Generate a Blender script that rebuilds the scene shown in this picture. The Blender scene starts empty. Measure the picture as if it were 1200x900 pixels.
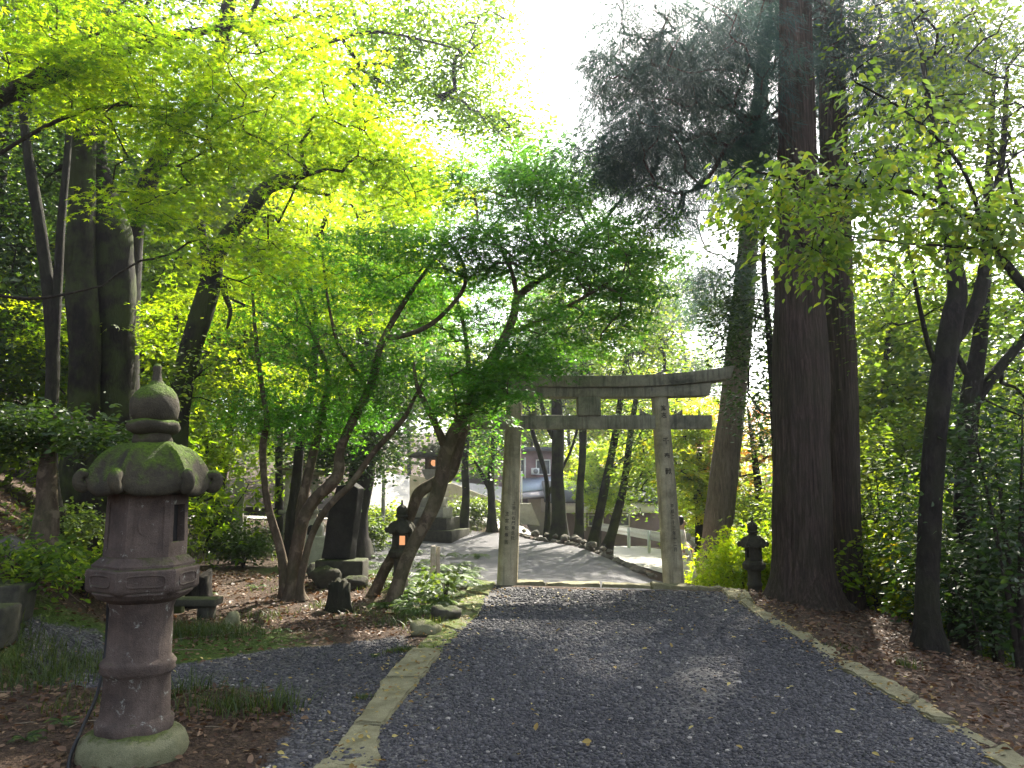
import bpy, bmesh, math, random
import numpy as np
from mathutils import Vector, Matrix, noise
rnd = random.Random(7)
RG = np.random.default_rng(11)
D = bpy.data
SC = bpy.context.scene
COL = SC.collection
PI = math.pi
R_ = math.radians

# ------------------------------------------------------------------ camera geometry
CAMZ = 1.5
PITCH = R_(7.9)
FPX = 900.0
CT, ST = math.cos(PITCH), math.sin(PITCH)
def ray(px, py):
    v = (450-py)/FPX
    return ((px-600)/FPX, CT-ST*v, ST+CT*v)
def P(px, py, Y):                       # a point at forward distance Y
    r = ray(px, py); s = Y/r[1]
    return Vector((r[0]*s, Y, CAMZ+r[2]*s))
def PX(Y): return Y/(FPX*1.0)           # metres per pixel at distance
def Zat(py, Y): return P(600, py, Y).z
def G(px, py, z=0.0):                   # meet a level plane
    r = ray(px, py); s = (z-CAMZ)/r[2]
    return Vector((r[0]*s, r[1]*s, z))

# ------------------------------------------------------------------ terrain
def ss(t):
    t = np.clip(t, 0, 1); return t*t*(3-2*t)
def xl(y): return -0.93+0.0716*(y-4.4)
def xr(y): return 2.78+0.112*(y-4.4)
def h(x, y):
    x = np.asarray(x, float); y = np.asarray(y, float)
    z = np.zeros(np.broadcast(x, y).shape)
    yc = 12.45-0.22*x                                        # crest line, a little nearer on the right
    inner = ss((x+2.6)/1.6)
    z = z - 0.30*(inner*ss((y-yc-0.15)/0.9)+(1-inner)*ss((y-12)/8))
    z = z - 0.33*ss((x-2.0)/1.6)*ss((y-13.5)/2.5)
    # right bank
    near = 1-ss((y-13.0)/4)
    dr = x-xr(y)
    z = z - near*(0.16*np.clip(dr, 0, 1.4)+0.62*np.clip(dr-1.7, 0, 9))
    far = ss((y-13.0)/4)
    z = z - far*(0.35*np.clip(x-7.5, 0, 14))
    # left bank and hill
    xb = np.where(y > 8, -3.9-0.50*(y-8), -3.9+0.05*(y-8))
    dl = np.clip(xb-x, 0, 60)
    z = z + 0.62*np.minimum(dl, 3)+0.42*np.clip(dl-3, 0, 18)
    # left floor behind, towards the road
    z = z + 0.55*ss((y-27)/6)*(1-ss((x+1.5)/3.5))
    z = z - 2.6*ss((y-30)/3)*ss((x-0.5)/2.0)
    z = z + 0.16*np.clip(y-52, 0, 60)
    # small unevenness away from the path
    off = ss((xl(y)-0.35-x)/0.7)+ss((x-xr(y)-0.4)/0.7)
    z = z - 0.06*ss((xl(y)-0.28-x)/0.5)*ss((y-5)/3)*(1-ss((y-12)/2))
    z = z + off*0.035*(np.sin(x*2.1+0.7*y)*np.cos(y*1.7-0.4*x)+0.5*np.sin(4.3*x+1.3)*np.sin(3.9*y))
    return z
def H(x, y): return float(h(x, y))
def on(px, py, it=40):                 # where a pixel's ray meets the terrain
    r = ray(px, py); lo = 2.0
    s = lo; step = 0.05
    while s < 90:
        x, y, z = r[0]*s, r[1]*s, CAMZ+r[2]*s
        if z <= H(x, y): return Vector((x, y, H(x, y)))
        s += step
    return Vector((r[0]*60, r[1]*60, H(r[0]*60, r[1]*60)))

# ------------------------------------------------------------------ scene helpers
def tag(o, label=None, cat=None, group=None, kind=None):
    if label: o['label'] = label
    if cat: o['category'] = cat
    if group: o['group'] = group
    if kind: o['kind'] = kind
    return o
def empty(name, loc, label, cat, group=None, rz=0):
    o = D.objects.new(name, None); COL.objects.link(o)
    o.location = loc; o.rotation_euler = (0, 0, rz); o.empty_display_size = .1
    return tag(o, label, cat, group)
def link_mesh(me, name, mat, parent=None, inv=None):
    o = D.objects.new(name, me); COL.objects.link(o)
    if mat is not None and len(me.materials) == 0: me.materials.append(mat)
    if parent is not None:
        o.parent = parent
    return o
class MB:                               # collects quads/tris as numpy, one mesh
    def __init__(s): s.v = []; s.q = []; s.t = []; s.n = 0; s.tint = []
    def add(s, v, q=None, t=None, tint=0.5):
        v = np.asarray(v, np.float32).reshape(-1, 3)
        s.v.append(v)
        if q is not None and len(q): s.q.append(np.asarray(q, np.int64).reshape(-1, 4)+s.n)
        if t is not None and len(t): s.t.append(np.asarray(t, np.int64).reshape(-1, 3)+s.n)
        s.tint.append(np.broadcast_to(np.asarray(tint, np.float32), (len(v),)))
        s.n += len(v)
    def box(s, c, d, rz=0, taper=1.0, tint=.5):
        x, y, z = d[0]/2, d[1]/2, d[2]/2
        v = np.array([(-x,-y,-z),(x,-y,-z),(x,y,-z),(-x,y,-z),(-x*taper,-y*taper,z),(x*taper,-y*taper,z),(x*taper,y*taper,z),(-x*taper,y*taper,z)])
        cr, sr = math.cos(rz), math.sin(rz)
        v = np.stack([v[:,0]*cr-v[:,1]*sr+c[0], v[:,0]*sr+v[:,1]*cr+c[1], v[:,2]+c[2]], 1)
        s.add(v, [(0,3,2,1),(4,5,6,7),(0,1,5,4),(1,2,6,5),(2,3,7,6),(3,0,4,7)], tint=tint)
    def build(s, name, mat, parent=None, origin=(0,0,0), smooth=False, tint=False):
        V = np.concatenate(s.v) if s.v else np.zeros((0,3), np.float32)
        V = V-np.asarray(origin, np.float32)
        Q = np.concatenate(s.q) if s.q else np.zeros((0,4), np.int64)
        T = np.concatenate(s.t) if s.t else np.zeros((0,3), np.int64)
        me = D.meshes.new(name)
        me.vertices.add(len(V)); me.vertices.foreach_set('co', V.ravel().astype(np.float32))
        L = np.concatenate([Q.ravel(), T.ravel()]).astype(np.int32)
        me.loops.add(len(L)); me.loops.foreach_set('vertex_index', L)
        ls = np.concatenate([np.arange(len(Q))*4, len(Q)*4+np.arange(len(T))*3]).astype(np.int32)
        me.polygons.add(len(ls)); me.polygons.foreach_set('loop_start', ls)
        if smooth: me.polygons.foreach_set('use_smooth', np.ones(len(ls), bool))
        if tint:
            a = me.attributes.new('tint', 'FLOAT', 'POINT'); a.data.foreach_set('value', np.concatenate(s.tint).astype(np.float32))
        me.update(calc_edges=True)
        return link_mesh(me, name, mat, parent)
def bm_obj(name, bm, mat, parent=None, smooth=False):
    me = D.meshes.new(name); bmesh.ops.recalc_face_normals(bm, faces=bm.faces)
    bm.to_mesh(me); bm.free()
    if smooth:
        me.polygons.foreach_set('use_smooth', np.ones(len(me.polygons), bool))
    return link_mesh(me, name, mat, parent)
def rough(o, amp=0.006, freq=6, seed=0, subdiv=0):   # weathered surface: push vertices by noise
    if subdiv:
        bm = bmesh.new(); bm.from_mesh(o.data)
        bmesh.ops.subdivide_edges(bm, edges=bm.edges, cuts=subdiv, use_grid_fill=True)
        bm.to_mesh(o.data); bm.free()
    off = Vector((seed*3.1, seed*1.7, 0))
    for v in o.data.vertices:
        n = noise.noise_vector(v.co*freq+off)
        v.co = v.co+n*amp
    o.data.update()
    return o
def bevel(o, w=.01, seg=2):
    m = o.modifiers.new('bevel', 'BEVEL'); m.width = w; m.segments = seg; m.limit_method = 'ANGLE'; m.angle_limit = R_(40)
    return o
def lathe(prof, n=32, rot=0.0, mod=None, cap=True):  # profile [(r,z)] -> verts, quads; mod(r,z,ang)->r
    V = []; Q = []
    for i, (r, z) in enumerate(prof):
        for k in range(n):
            a = rot+2*PI*k/n
            rr = mod(r, z, a, i) if mod else r
            V.append((rr*math.sin(a), -rr*math.cos(a), z))
    for i in range(len(prof)-1):
        for k in range(n):
            Q.append((i*n+k, i*n+(k+1) % n, (i+1)*n+(k+1) % n, (i+1)*n+k))
    T = []
    if cap:
        V.append((0, 0, prof[0][1])); V.append((0, 0, prof[-1][1])); a = len(V)-2; b = len(V)-1; m = (len(prof)-1)*n
        for k in range(n):
            T.append((a, (k+1) % n, k)); T.append((b, m+k, m+(k+1) % n))
    return np.array(V), Q, T
def smooth_line(pts, rad, sub=6):
    P_ = [Vector(p) for p in pts]; n = len(P_)
    if n == 2: sub = max(sub, 4)
    out = []; rr = []
    for i in range(n-1):
        p0 = P_[max(i-1, 0)]; p1 = P_[i]; p2 = P_[i+1]; p3 = P_[min(i+2, n-1)]
        for k in range(sub):
            t = k/sub
            out.append(0.5*((2*p1)+(p2-p0)*t+(2*p0-5*p1+4*p2-p3)*t*t+(3*p1-p0-3*p2+p3)*t**3))
            rr.append(rad[i]*(1-t)+rad[i+1]*t)
    out.append(P_[-1]); rr.append(rad[-1])
    return out, rr
def tube(mb, pts, rad, sides=8, wob=0.0, flare=0, seed=0, cap=True, tint=.5):
    fib = sides >= 40
    n = len(pts); V = np.zeros((n*sides, 3)); up = None
    for i in range(n):
        t = (pts[min(i+1, n-1)]-pts[max(i-1, 0)])
        t = t.normalized() if t.length > 1e-9 else Vector((0, 0, 1))
        if up is None:
            a = Vector((1, 0, 0)) if abs(t.x) < .8 else Vector((0, 1, 0)); up = (a-t*a.dot(t)).normalized()
        else:
            up = (up-t*up.dot(t)); up = up.normalized() if up.length > 1e-6 else Vector((1, 0, 0))
        b = t.cross(up)
        for k in range(sides):
            an = 2*PI*k/sides; r = rad[i]
            if wob:
                r *= 1+wob*(noise.noise(Vector((math.cos(an)*1.6+seed, math.sin(an)*1.6, pts[i].z*0.9+seed)))+.5*noise.noise(Vector((math.cos(an)*4+seed, math.sin(an)*4, pts[i].z*2.4))))
            if fib: r *= 1+.045*abs(noise.noise(Vector((math.cos(an)*9, math.sin(an)*9, pts[i].z*.55+seed))))*2-.02
            if flare and i < flare:
                f = (1-i/flare)**2
                r *= 1+f*(0.22+0.38*max(0, math.cos(an*4+seed*2.1))+.1*math.sin(an*7+seed))
            V[i*sides+k] = pts[i]+(up*math.cos(an)+b*math.sin(an))*r
    i0 = np.arange(n-1)[:, None]*sides; k0 = np.arange(sides)[None, :]; k1 = (k0+1) % sides
    Q = np.stack([i0+k0, i0+k1, i0+sides+k1, i0+sides+k0], -1).reshape(-1, 4)
    T = []
    if cap:
        V = np.vstack([V, np.array(pts[-1])[None]]); c = n*sides; m = (n-1)*sides
        T = [(m+k, m+(k+1) % sides, c) for k in range(sides)]
    mb.add(V, Q, T, tint)

# ------------------------------------------------------------------ materials
def mat(name):
    m = D.materials.new(name); m.use_nodes = True; nt = m.node_tree; nt.nodes.clear()
    out = nt.nodes.new('ShaderNodeOutputMaterial')
    return m, nt, out
def N(nt, t, **k):
    n = nt.nodes.new(t)
    for a, b in k.items():
        if a.startswith('i_'): n.inputs[a[2:].replace('_', ' ')].default_value = b
        else: setattr(n, a, b)
    return n
def ramp(nt, stops, src=None):
    n = nt.nodes.new('ShaderNodeValToRGB'); cr = n.color_ramp
    while len(cr.elements) < len(stops): cr.elements.new(.5)
    for e, (p, c) in zip(cr.elements, stops):
        e.position = p; e.color = (*c, 1) if len(c) == 3 else c
    if src is not None: nt.links.new(src, n.inputs[0])
    return n
def coords(nt, scale=(1,1,1), obj=True):
    g = nt.nodes.new('ShaderNodeNewGeometry'); m = nt.nodes.new('ShaderNodeMapping')
    m.inputs['Scale'].default_value = scale
    nt.links.new(g.outputs['Position'], m.inputs[0]); return m.outputs[0], g
def noise_n(nt, vec, scale, detail=4, rough_=.6, dist=0.0):
    n = N(nt, 'ShaderNodeTexNoise'); n.inputs['Scale'].default_value = scale; n.inputs['Detail'].default_value = detail
    n.inputs['Roughness'].default_value = rough_; n.inputs['Distortion'].default_value = dist
    nt.links.new(vec, n.inputs['Vector']); return n.outputs['Fac']
def mixc(nt, fac, a, b):
    m = nt.nodes.new('ShaderNodeMix'); m.data_type = 'RGBA'
    for s, v in ((0, fac), (6, a), (7, b)):
        if hasattr(v, 'is_linked') or isinstance(v, bpy.types.NodeSocket): nt.links.new(v, m.inputs[s])
        else: m.inputs[s].default_value = v if s == 0 else (*v, 1)
    return m.outputs[2]
def math_n(nt, op, a, b=0.0, c=None, clamp=False):
    m = nt.nodes.new('ShaderNodeMath'); m.operation = op; m.use_clamp = clamp
    for i, v in enumerate((a, b) if c is None else (a, b, c)):
        if isinstance(v, bpy.types.NodeSocket): nt.links.new(v, m.inputs[i])
        else: m.inputs[i].default_value = v
    return m.outputs[0]
def bump(nt, hgt, strength=.5, dist=.02):
    b = nt.nodes.new('ShaderNodeBump'); b.inputs['Strength'].default_value = strength; b.inputs['Distance'].default_value = dist
    nt.links.new(hgt, b.inputs['Height']); return b.outputs[0]
def principled(nt, out, color, rough_=.8, normal=None, spec=.3, **kw):
    p = nt.nodes.new('ShaderNodeBsdfPrincipled')
    for s, v in (('Base Color', color), ('Roughness', rough_)):
        if isinstance(v, bpy.types.NodeSocket): nt.links.new(v, p.inputs[s])
        else: p.inputs[s].default_value = (*v, 1) if s == 'Base Color' else v
    p.inputs['Specular IOR Level'].default_value = spec
    for k, v in kw.items(): p.inputs[k].default_value = v
    if normal is not None: nt.links.new(normal, p.inputs['Normal'])
    if out is not None: nt.links.new(p.outputs[0], out.inputs[0])
    return p

def stone_mat(name, c1, c2, moss=0.0, mosscol=(.07,.10,.02), stain=(.03,.03,.028), stain_amt=.35, scale=1.0, mosslow=.35, lichen=0.0, streak=0.0):
    m, nt, out = mat(name); vec, g = coords(nt)
    n1 = noise_n(nt, vec, 5*scale, 6, .65); n2 = noise_n(nt, vec, 38*scale, 4, .7); n3 = noise_n(nt, vec, 1.7*scale, 5, .7, .6)
    n4 = noise_n(nt, vec, 140*scale, 2, .6)
    c = mixc(nt, ramp(nt, [(.35, (0,0,0)), (.65, (1,1,1))], n1).outputs[0], c1, c2)
    sp = ramp(nt, [(.3, (.62,.62,.62)), (.7, (1.25,1.25,1.25))], n4)
    mul = nt.nodes.new('ShaderNodeMix'); mul.data_type = 'RGBA'; mul.blend_type = 'MULTIPLY'; mul.inputs[0].default_value = .8
    nt.links.new(c, mul.inputs[6]); nt.links.new(sp.outputs[0], mul.inputs[7]); c = mul.outputs[2]
    c = mixc(nt, math_n(nt, 'MULTIPLY', ramp(nt, [(.5, (0,0,0)), (.72, (1,1,1))], n3).outputs[0], stain_amt), c, stain)
    if streak:
        vs_, _g = coords(nt, (1, 1, .07)); ns = noise_n(nt, vs_, 16, 4, .65)
        c = mixc(nt, math_n(nt, 'MULTIPLY', ramp(nt, [(.48, (0,0,0)), (.66, (1,1,1))], ns).outputs[0], streak), c, stain)
    if lichen:
        n5 = noise_n(nt, vec, 9*scale, 5, .75, .3)
        c = mixc(nt, math_n(nt, 'MULTIPLY', ramp(nt, [(.6, (0,0,0)), (.68, (1,1,1))], n5).outputs[0], lichen), c, (.42,.44,.38))
    hgt = math_n(nt, 'ADD', math_n(nt, 'MULTIPLY', n2, .5), math_n(nt, 'MULTIPLY', n4, .35))
    if moss:
        sep = nt.nodes.new('ShaderNodeSeparateXYZ'); nt.links.new(g.outputs['Normal'], sep.inputs[0])
        a = math_n(nt, 'ADD', math_n(nt, 'MULTIPLY', sep.outputs[2], .55), math_n(nt, 'MULTIPLY', n1, .9))
        f = ramp(nt, [(mosslow+.35, (0,0,0)), (mosslow+.55, (1,1,1))], a).outputs[0]
        f = math_n(nt, 'MULTIPLY', f, moss)
        n6 = noise_n(nt, vec, 70, 3, .7)
        mc = ramp(nt, [(.3, tuple(x*.45 for x in mosscol)), (.7, tuple(x*1.5 for x in mosscol))], n6).outputs[0]
        c = mixc(nt, f, c, mc)
        hgt = math_n(nt, 'ADD', hgt, math_n(nt, 'MULTIPLY', f, math_n(nt, 'ADD', n6, .3)))
    principled(nt, out, c, .88, bump(nt, hgt, .9, .016), .2)
    return m

def bark_mat(name, c1, c2, zs=.25, scale=9, moss=0.0, mosscol=(.08,.13,.02), patch=None, bstr=.8, bdist=.03):
    m, nt, out = mat(name); vec, g = coords(nt, (1, 1, zs))
    n1 = noise_n(nt, vec, scale, 6, .7, .4); v2, _ = coords(nt); n2 = noise_n(nt, v2, 2.2, 4, .6)
    n3 = noise_n(nt, vec, scale*4, 4, .7)
    c = ramp(nt, [(.3, tuple(x*.45 for x in c1)), (.48, c1), (.68, c2)], math_n(nt, 'ADD', math_n(nt, 'MULTIPLY', n1, .7), math_n(nt, 'MULTIPLY', n3, .3))).outputs[0]
    if patch:
        n4 = noise_n(nt, v2, 5.5, 4, .6, .4)
        c = mixc(nt, math_n(nt, 'MULTIPLY', ramp(nt, [(.52, (0,0,0)), (.6, (1,1,1))], n4).outputs[0], .75), c, patch)
    if moss:
        c = mixc(nt, math_n(nt, 'MULTIPLY', ramp(nt, [(.42, (0,0,0)), (.58, (1,1,1))], n2).outputs[0], moss), c, mosscol)
    principled(nt, out, c, .9, bump(nt, math_n(nt, 'ADD', n1, math_n(nt, 'MULTIPLY', n3, .4)), bstr, bdist), .15)
    return m

def leaf_mat(name, cols, tr=.5, gain=2.2, yellow=(1.15,1.0,.45), rough_=.45, spec=.35):
    m, nt, out = mat(name)
    a = N(nt, 'ShaderNodeAttribute', attribute_name='tint')
    n = len(cols); rp = ramp(nt, [(i/(n-1) if n > 1 else 0, c) for i, c in enumerate(cols)], a.outputs['Fac'])
    p = principled(nt, None, rp.outputs[0], rough_, None, spec)
    mul = nt.nodes.new('ShaderNodeMix'); mul.data_type = 'RGBA'; mul.blend_type = 'MULTIPLY'; mul.inputs[0].default_value = 1; mul.clamp_result = False
    nt.links.new(rp.outputs[0], mul.inputs[6]); mul.inputs[7].default_value = (gain*yellow[0], gain*yellow[1], gain*yellow[2], 1)
    t = nt.nodes.new('ShaderNodeBsdfTranslucent'); nt.links.new(mul.outputs[2], t.inputs[0])
    mx = nt.nodes.new('ShaderNodeMixShader'); mx.inputs[0].default_value = tr
    nt.links.new(p.outputs[0], mx.inputs[1]); nt.links.new(t.outputs[0], mx.inputs[2]); nt.links.new(mx.outputs[0], out.inputs[0])
    return m
def plain(name, col, rough_=.7, spec=.3, nz=.0, nscale=8, **kw):
    m, nt, out = mat(name); vec, g = coords(nt)
    n1 = noise_n(nt, vec, nscale, 5, .7)
    lo = tuple(c*(1-nz) for c in col); hi = tuple(min(1, c*(1+nz)) for c in col)
    principled(nt, out, ramp(nt, [(.3, lo), (.7, hi)], n1).outputs[0], rough_, bump(nt, n1, .2, .01), spec, **kw)
    return m

M = {}
M['lantern'] = stone_mat('weathered_stone', (.066,.048,.039), (.125,.094,.076), 1.0, (.045,.055,.012), stain=(.035,.028,.026), stain_amt=.6, scale=1.4, mosslow=.50, lichen=.55, streak=.35)
M['lantern_roof'] = stone_mat('mossy_roof_stone', (.036,.031,.020), (.07,.06,.038), 1.0, (.06,.10,.008), stain=(.022,.02,.014), stain_amt=.7, scale=1.6, mosslow=.29)
M['lantern_base'] = stone_mat('mossy_base_stone', (.13,.13,.07), (.21,.205,.12), .9, (.07,.09,.02), stain=(.05,.05,.03), scale=1.6, mosslow=.54)
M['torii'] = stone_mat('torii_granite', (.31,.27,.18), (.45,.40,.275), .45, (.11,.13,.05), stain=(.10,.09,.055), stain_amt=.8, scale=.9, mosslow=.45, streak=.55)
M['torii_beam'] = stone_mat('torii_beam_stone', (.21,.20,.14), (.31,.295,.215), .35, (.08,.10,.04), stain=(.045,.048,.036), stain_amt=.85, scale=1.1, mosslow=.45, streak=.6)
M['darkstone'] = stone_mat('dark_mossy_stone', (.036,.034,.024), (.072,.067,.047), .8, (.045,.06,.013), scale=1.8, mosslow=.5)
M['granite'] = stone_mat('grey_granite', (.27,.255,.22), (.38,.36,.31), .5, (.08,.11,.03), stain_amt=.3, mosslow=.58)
M['stele'] = stone_mat('dark_slate', (.014,.013,.012), (.034,.031,.027), .3, (.06,.08,.02), stain_amt=.2, mosslow=.6)
M['kerb'] = stone_mat('kerb_stone', (.17,.155,.085), (.27,.25,.15), .8, (.10,.115,.025), stain=(.07,.06,.035), stain_amt=.6, scale=1.3, mosslow=.66)
M['kerbmoss'] = stone_mat('mossy_kerb_stone', (.15,.145,.08), (.22,.21,.12), 1.0, (.085,.11,.018), stain=(.06,.06,.03), stain_amt=.5, scale=1.3, mosslow=.56)
M['rock'] = stone_mat('edging_rock', (.10,.088,.07), (.19,.17,.14), .5, (.06,.08,.02), mosslow=.6)
M['concrete'] = stone_mat('old_concrete', (.34,.30,.22), (.48,.43,.33), .0, stain=(.16,.14,.09), stain_amt=.6, scale=.5)
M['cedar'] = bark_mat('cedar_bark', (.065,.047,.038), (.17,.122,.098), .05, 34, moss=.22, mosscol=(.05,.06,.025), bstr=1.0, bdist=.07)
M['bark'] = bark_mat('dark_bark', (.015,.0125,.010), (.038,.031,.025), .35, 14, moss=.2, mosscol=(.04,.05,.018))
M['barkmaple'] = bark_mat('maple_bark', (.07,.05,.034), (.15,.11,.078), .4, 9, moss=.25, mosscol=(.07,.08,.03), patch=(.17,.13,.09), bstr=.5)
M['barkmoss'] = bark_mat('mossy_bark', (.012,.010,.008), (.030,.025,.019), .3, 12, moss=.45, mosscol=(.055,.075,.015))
M['barkcedar_pale'] = bark_mat('pale_cedar_bark', (.13,.10,.08), (.22,.18,.15), .15, 18, bstr=.6)
M['twig'] = bark_mat('twig_bark', (.03,.024,.019), (.062,.052,.04), .5, 20)
M['black'] = plain('black_rubber', (.015,.015,.016), .5)
M['ink'] = plain('carved_ink', (.03,.027,.02), .9)
M['void'] = plain('interior_shade', (.012,.011,.01), .95)  # near-black colour stands in for the shade inside openings
M['wood'] = plain('weathered_wood', (.16,.125,.085), .85, nz=.4, nscale=20)
M['woodpale'] = plain('pale_wood', (.38,.33,.27), .8, nz=.3, nscale=14)
# leaves
M['lf_bright'] = leaf_mat('sunlit_maple_leaf', [(.04,.09,.007), (.12,.19,.009), (.22,.265,.013)], .62, 2.8, (1.02,1.0,.35))  # maple leaf colour brightened for foliage in the sun
M['lf_shade'] = leaf_mat('shaded_maple_leaf', [(.022,.072,.014), (.044,.125,.018), (.09,.17,.02)], .58, 3.1, (.95,1.0,.35))  # darker copy of the maple leaf, shade put into the colour
M['lf_broad'] = leaf_mat('broad_leaf', [(.028,.062,.011), (.06,.11,.016), (.13,.17,.022)], .55, 3.2, (1.1,1.0,.4), .5, .3)
M['lf_dark'] = leaf_mat('evergreen_leaf', [(.010,.028,.009), (.022,.052,.012), (.05,.09,.018)], .36, 2.6, (1.1,1.0,.4), .42, .35)
M['lf_cedar'] = leaf_mat('cedar_needle', [(.024,.046,.040), (.042,.076,.062), (.075,.11,.07)], .4, 2.4, (.85,1.0,.9), .6, .3)
M['lf_cherry'] = leaf_mat('cherry_leaf', [(.05,.10,.02), (.095,.155,.032), (.19,.20,.025)], .58, 3.2, (1.05,1.0,.4), .4, .4)
M['lf_yellow'] = leaf_mat('yellow_leaf', [(.09,.16,.012), (.21,.24,.012), (.36,.27,.018)], .6, 3.0, (1.1,1.0,.35))
M['lf_orange'] = leaf_mat('orange_leaf', [(.12,.12,.02), (.28,.13,.03), (.38,.09,.03)], .55, 2.2, (1.1,.9,.5))
M['fern'] = leaf_mat('fern_leaf', [(.025,.06,.012), (.05,.10,.018), (.09,.14,.03)], .45, 2.0)
M['grass'] = leaf_mat('grass_blade', [(.02,.038,.010), (.04,.068,.015), (.08,.10,.025)], .4, 1.8)
M['litter'] = leaf_mat('dead_leaf', [(.045,.025,.016), (.11,.06,.035), (.17,.105,.06), (.27,.19,.11)], .2, 1.2, (1.1,.9,.6), .6, .3)
M['fallen'] = leaf_mat('fallen_yellow_leaf', [(.16,.09,.03), (.30,.22,.06), (.42,.36,.12)], .2, 1.2, (1.1,.9,.6), .6, .3)

# gravel materials
def gravel_nodes(nt, vec):
    vo = N(nt, 'ShaderNodeTexVoronoi'); vo.inputs['Scale'].default_value = 42; nt.links.new(vec, vo.inputs['Vector'])
    vo2 = N(nt, 'ShaderNodeTexVoronoi'); vo2.inputs['Scale'].default_value = 95; nt.links.new(vec, vo2.inputs['Vector'])
    sep = nt.nodes.new('ShaderNodeSeparateColor'); nt.links.new(vo.outputs['Color'], sep.inputs[0])
    n = noise_n(nt, vec, .9, 5, .65); n2 = noise_n(nt, vec, 6, 4, .7)
    f = math_n(nt, 'ADD', math_n(nt, 'MULTIPLY', sep.outputs[0], .65), math_n(nt, 'MULTIPLY', n2, .4))
    c = ramp(nt, [(.2, (.036,.034,.036)), (.55, (.080,.076,.078)), (.9, (.18,.17,.16))], f).outputs[0]
    c = mixc(nt, math_n(nt, 'MULTIPLY', ramp(nt, [(.5, (0,0,0)), (.7, (1,1,1))], n).outputs[0], .35), c, (.085,.068,.055))
    hgt = math_n(nt, 'ADD', math_n(nt, 'SUBTRACT', 1.0, vo.outputs['Distance']), math_n(nt, 'MULTIPLY', vo2.outputs['Distance'], -.4))
    return c, hgt
m, nt, out = mat('grey_gravel'); vec, g = coords(nt)
c, hg = gravel_nodes(nt, vec); principled(nt, out, c, .85, bump(nt, hg, 1.0, .02), .25); M['gravel'] = m
m, nt, out = mat('pebble')
a = N(nt, 'ShaderNodeAttribute', attribute_name='tint'); vec, g = coords(nt)
rp = ramp(nt, [(0, (.031,.030,.032)), (.5, (.074,.070,.073)), (.85, (.135,.127,.125)), (1, (.34,.31,.27))], a.outputs['Fac'])
principled(nt, out, rp.outputs[0], .8, bump(nt, noise_n(nt, vec, 160, 2), .3, .004), .3); M['pebble'] = m
# forest floor with gravel areas by signed-distance attribute
m, nt, out = mat('forest_floor'); vec, g = coords(nt)
gc, gh = gravel_nodes(nt, vec)
n1 = noise_n(nt, vec, 1.3, 5, .65); n2 = noise_n(nt, vec, 26, 5, .75, .5); n3 = noise_n(nt, vec, 7, 5, .7)
soil = ramp(nt, [(.3, (.022,.015,.011)), (.5, (.055,.036,.025)), (.62, (.11,.072,.048)), (.75, (.19,.135,.09))], n2).outputs[0]
mosc = ramp(nt, [(.3, (.025,.045,.008)), (.7, (.085,.125,.022))], n2).outputs[0]
at = N(nt, 'ShaderNodeAttribute', attribute_name='moss')
mf = ramp(nt, [(.48, (0,0,0)), (.6, (1,1,1))], math_n(nt, 'ADD', math_n(nt, 'MULTIPLY', n3, .45), math_n(nt, 'MULTIPLY', at.outputs['Fac'], .55))).outputs[0]
c = mixc(nt, mf, soil, mosc)
ag = N(nt, 'ShaderNodeAttribute', attribute_name='gravel')
gf = ramp(nt, [(.46, (0,0,0)), (.54, (1,1,1))], math_n(nt, 'ADD', ag.outputs['Fac'], math_n(nt, 'MULTIPLY', math_n(nt, 'SUBTRACT', n3, .5), .5))).outputs[0]
ap_ = N(nt, 'ShaderNodeAttribute', attribute_name='court')
pg = ramp(nt, [(.3, (.10,.10,.105)), (.6, (.175,.17,.175)), (.8, (.28,.265,.25))], math_n(nt, 'ADD', math_n(nt, 'MULTIPLY', noise_n(nt, vec, 60, 3, .8), .7), math_n(nt, 'MULTIPLY', n1, .3))).outputs[0]
gc = mixc(nt, ap_.outputs['Fac'], gc, pg)
c = mixc(nt, gf, c, gc)
principled(nt, out, c, .92, bump(nt, math_n(nt, 'ADD', n2, math_n(nt, 'MULTIPLY', gh, .8)), .9, .03), .15); M['floor'] = m
m, nt, out = mat('pale_asphalt'); vec, g = coords(nt)
principled(nt, out, ramp(nt, [(.3, (.30,.29,.27)), (.7, (.42,.40,.37))], noise_n(nt, vec, 3, 6, .7)).outputs[0], .9, bump(nt, noise_n(nt, vec, 80, 3), .4, .01)); M['road'] = m

# ------------------------------------------------------------------ ground
SIDE = [G(px, py) for px, py in [(20,765),(110,752),(200,770),(300,757),(400,745),(470,742),(484,763),(453,796),(411,854),(371,900),(330,905),(345,850),(330,825),(290,805),(215,800),(180,808),(110,800),(40,800)]]
SIDE = [(p.x, p.y) for p in SIDE]
SIDE[9:11] = [(-0.93, 4.2), (-1.05, 2.0), (-2.0, 2.0), (-1.35, 4.2)]
COURT = [(-1.0, 13.2), (-2.2, 15.5), (-3.4, 18), (-6.5, 24), (-7.5, 29.5), (-2.5, 30.5), (0.3, 29.3), (1.7, 26.8), (2.9, 22.5), (3.3, 19), (4.6, 17), (5.2, 14.8), (4.6, 12.3), (2, 12.0)]
def sdist(poly, X, Y):
    d = np.full(X.shape, 1e9); inside = np.zeros(X.shape, bool); n = len(poly)
    for i in range(n):
        x1, y1 = poly[i]; x2, y2 = poly[(i+1) % n]
        dx, dy = x2-x1, y2-y1
        t = np.clip(((X-x1)*dx+(Y-y1)*dy)/(dx*dx+dy*dy+1e-9), 0, 1)
        d = np.minimum(d, np.hypot(X-(x1+t*dx), Y-(y1+t*dy)))
        c = ((y1 > Y) != (y2 > Y)) & (X < dx*(Y-y1)/(dy+1e-12)+x1)
        inside ^= c
    return np.where(inside, d, -d)
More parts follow.
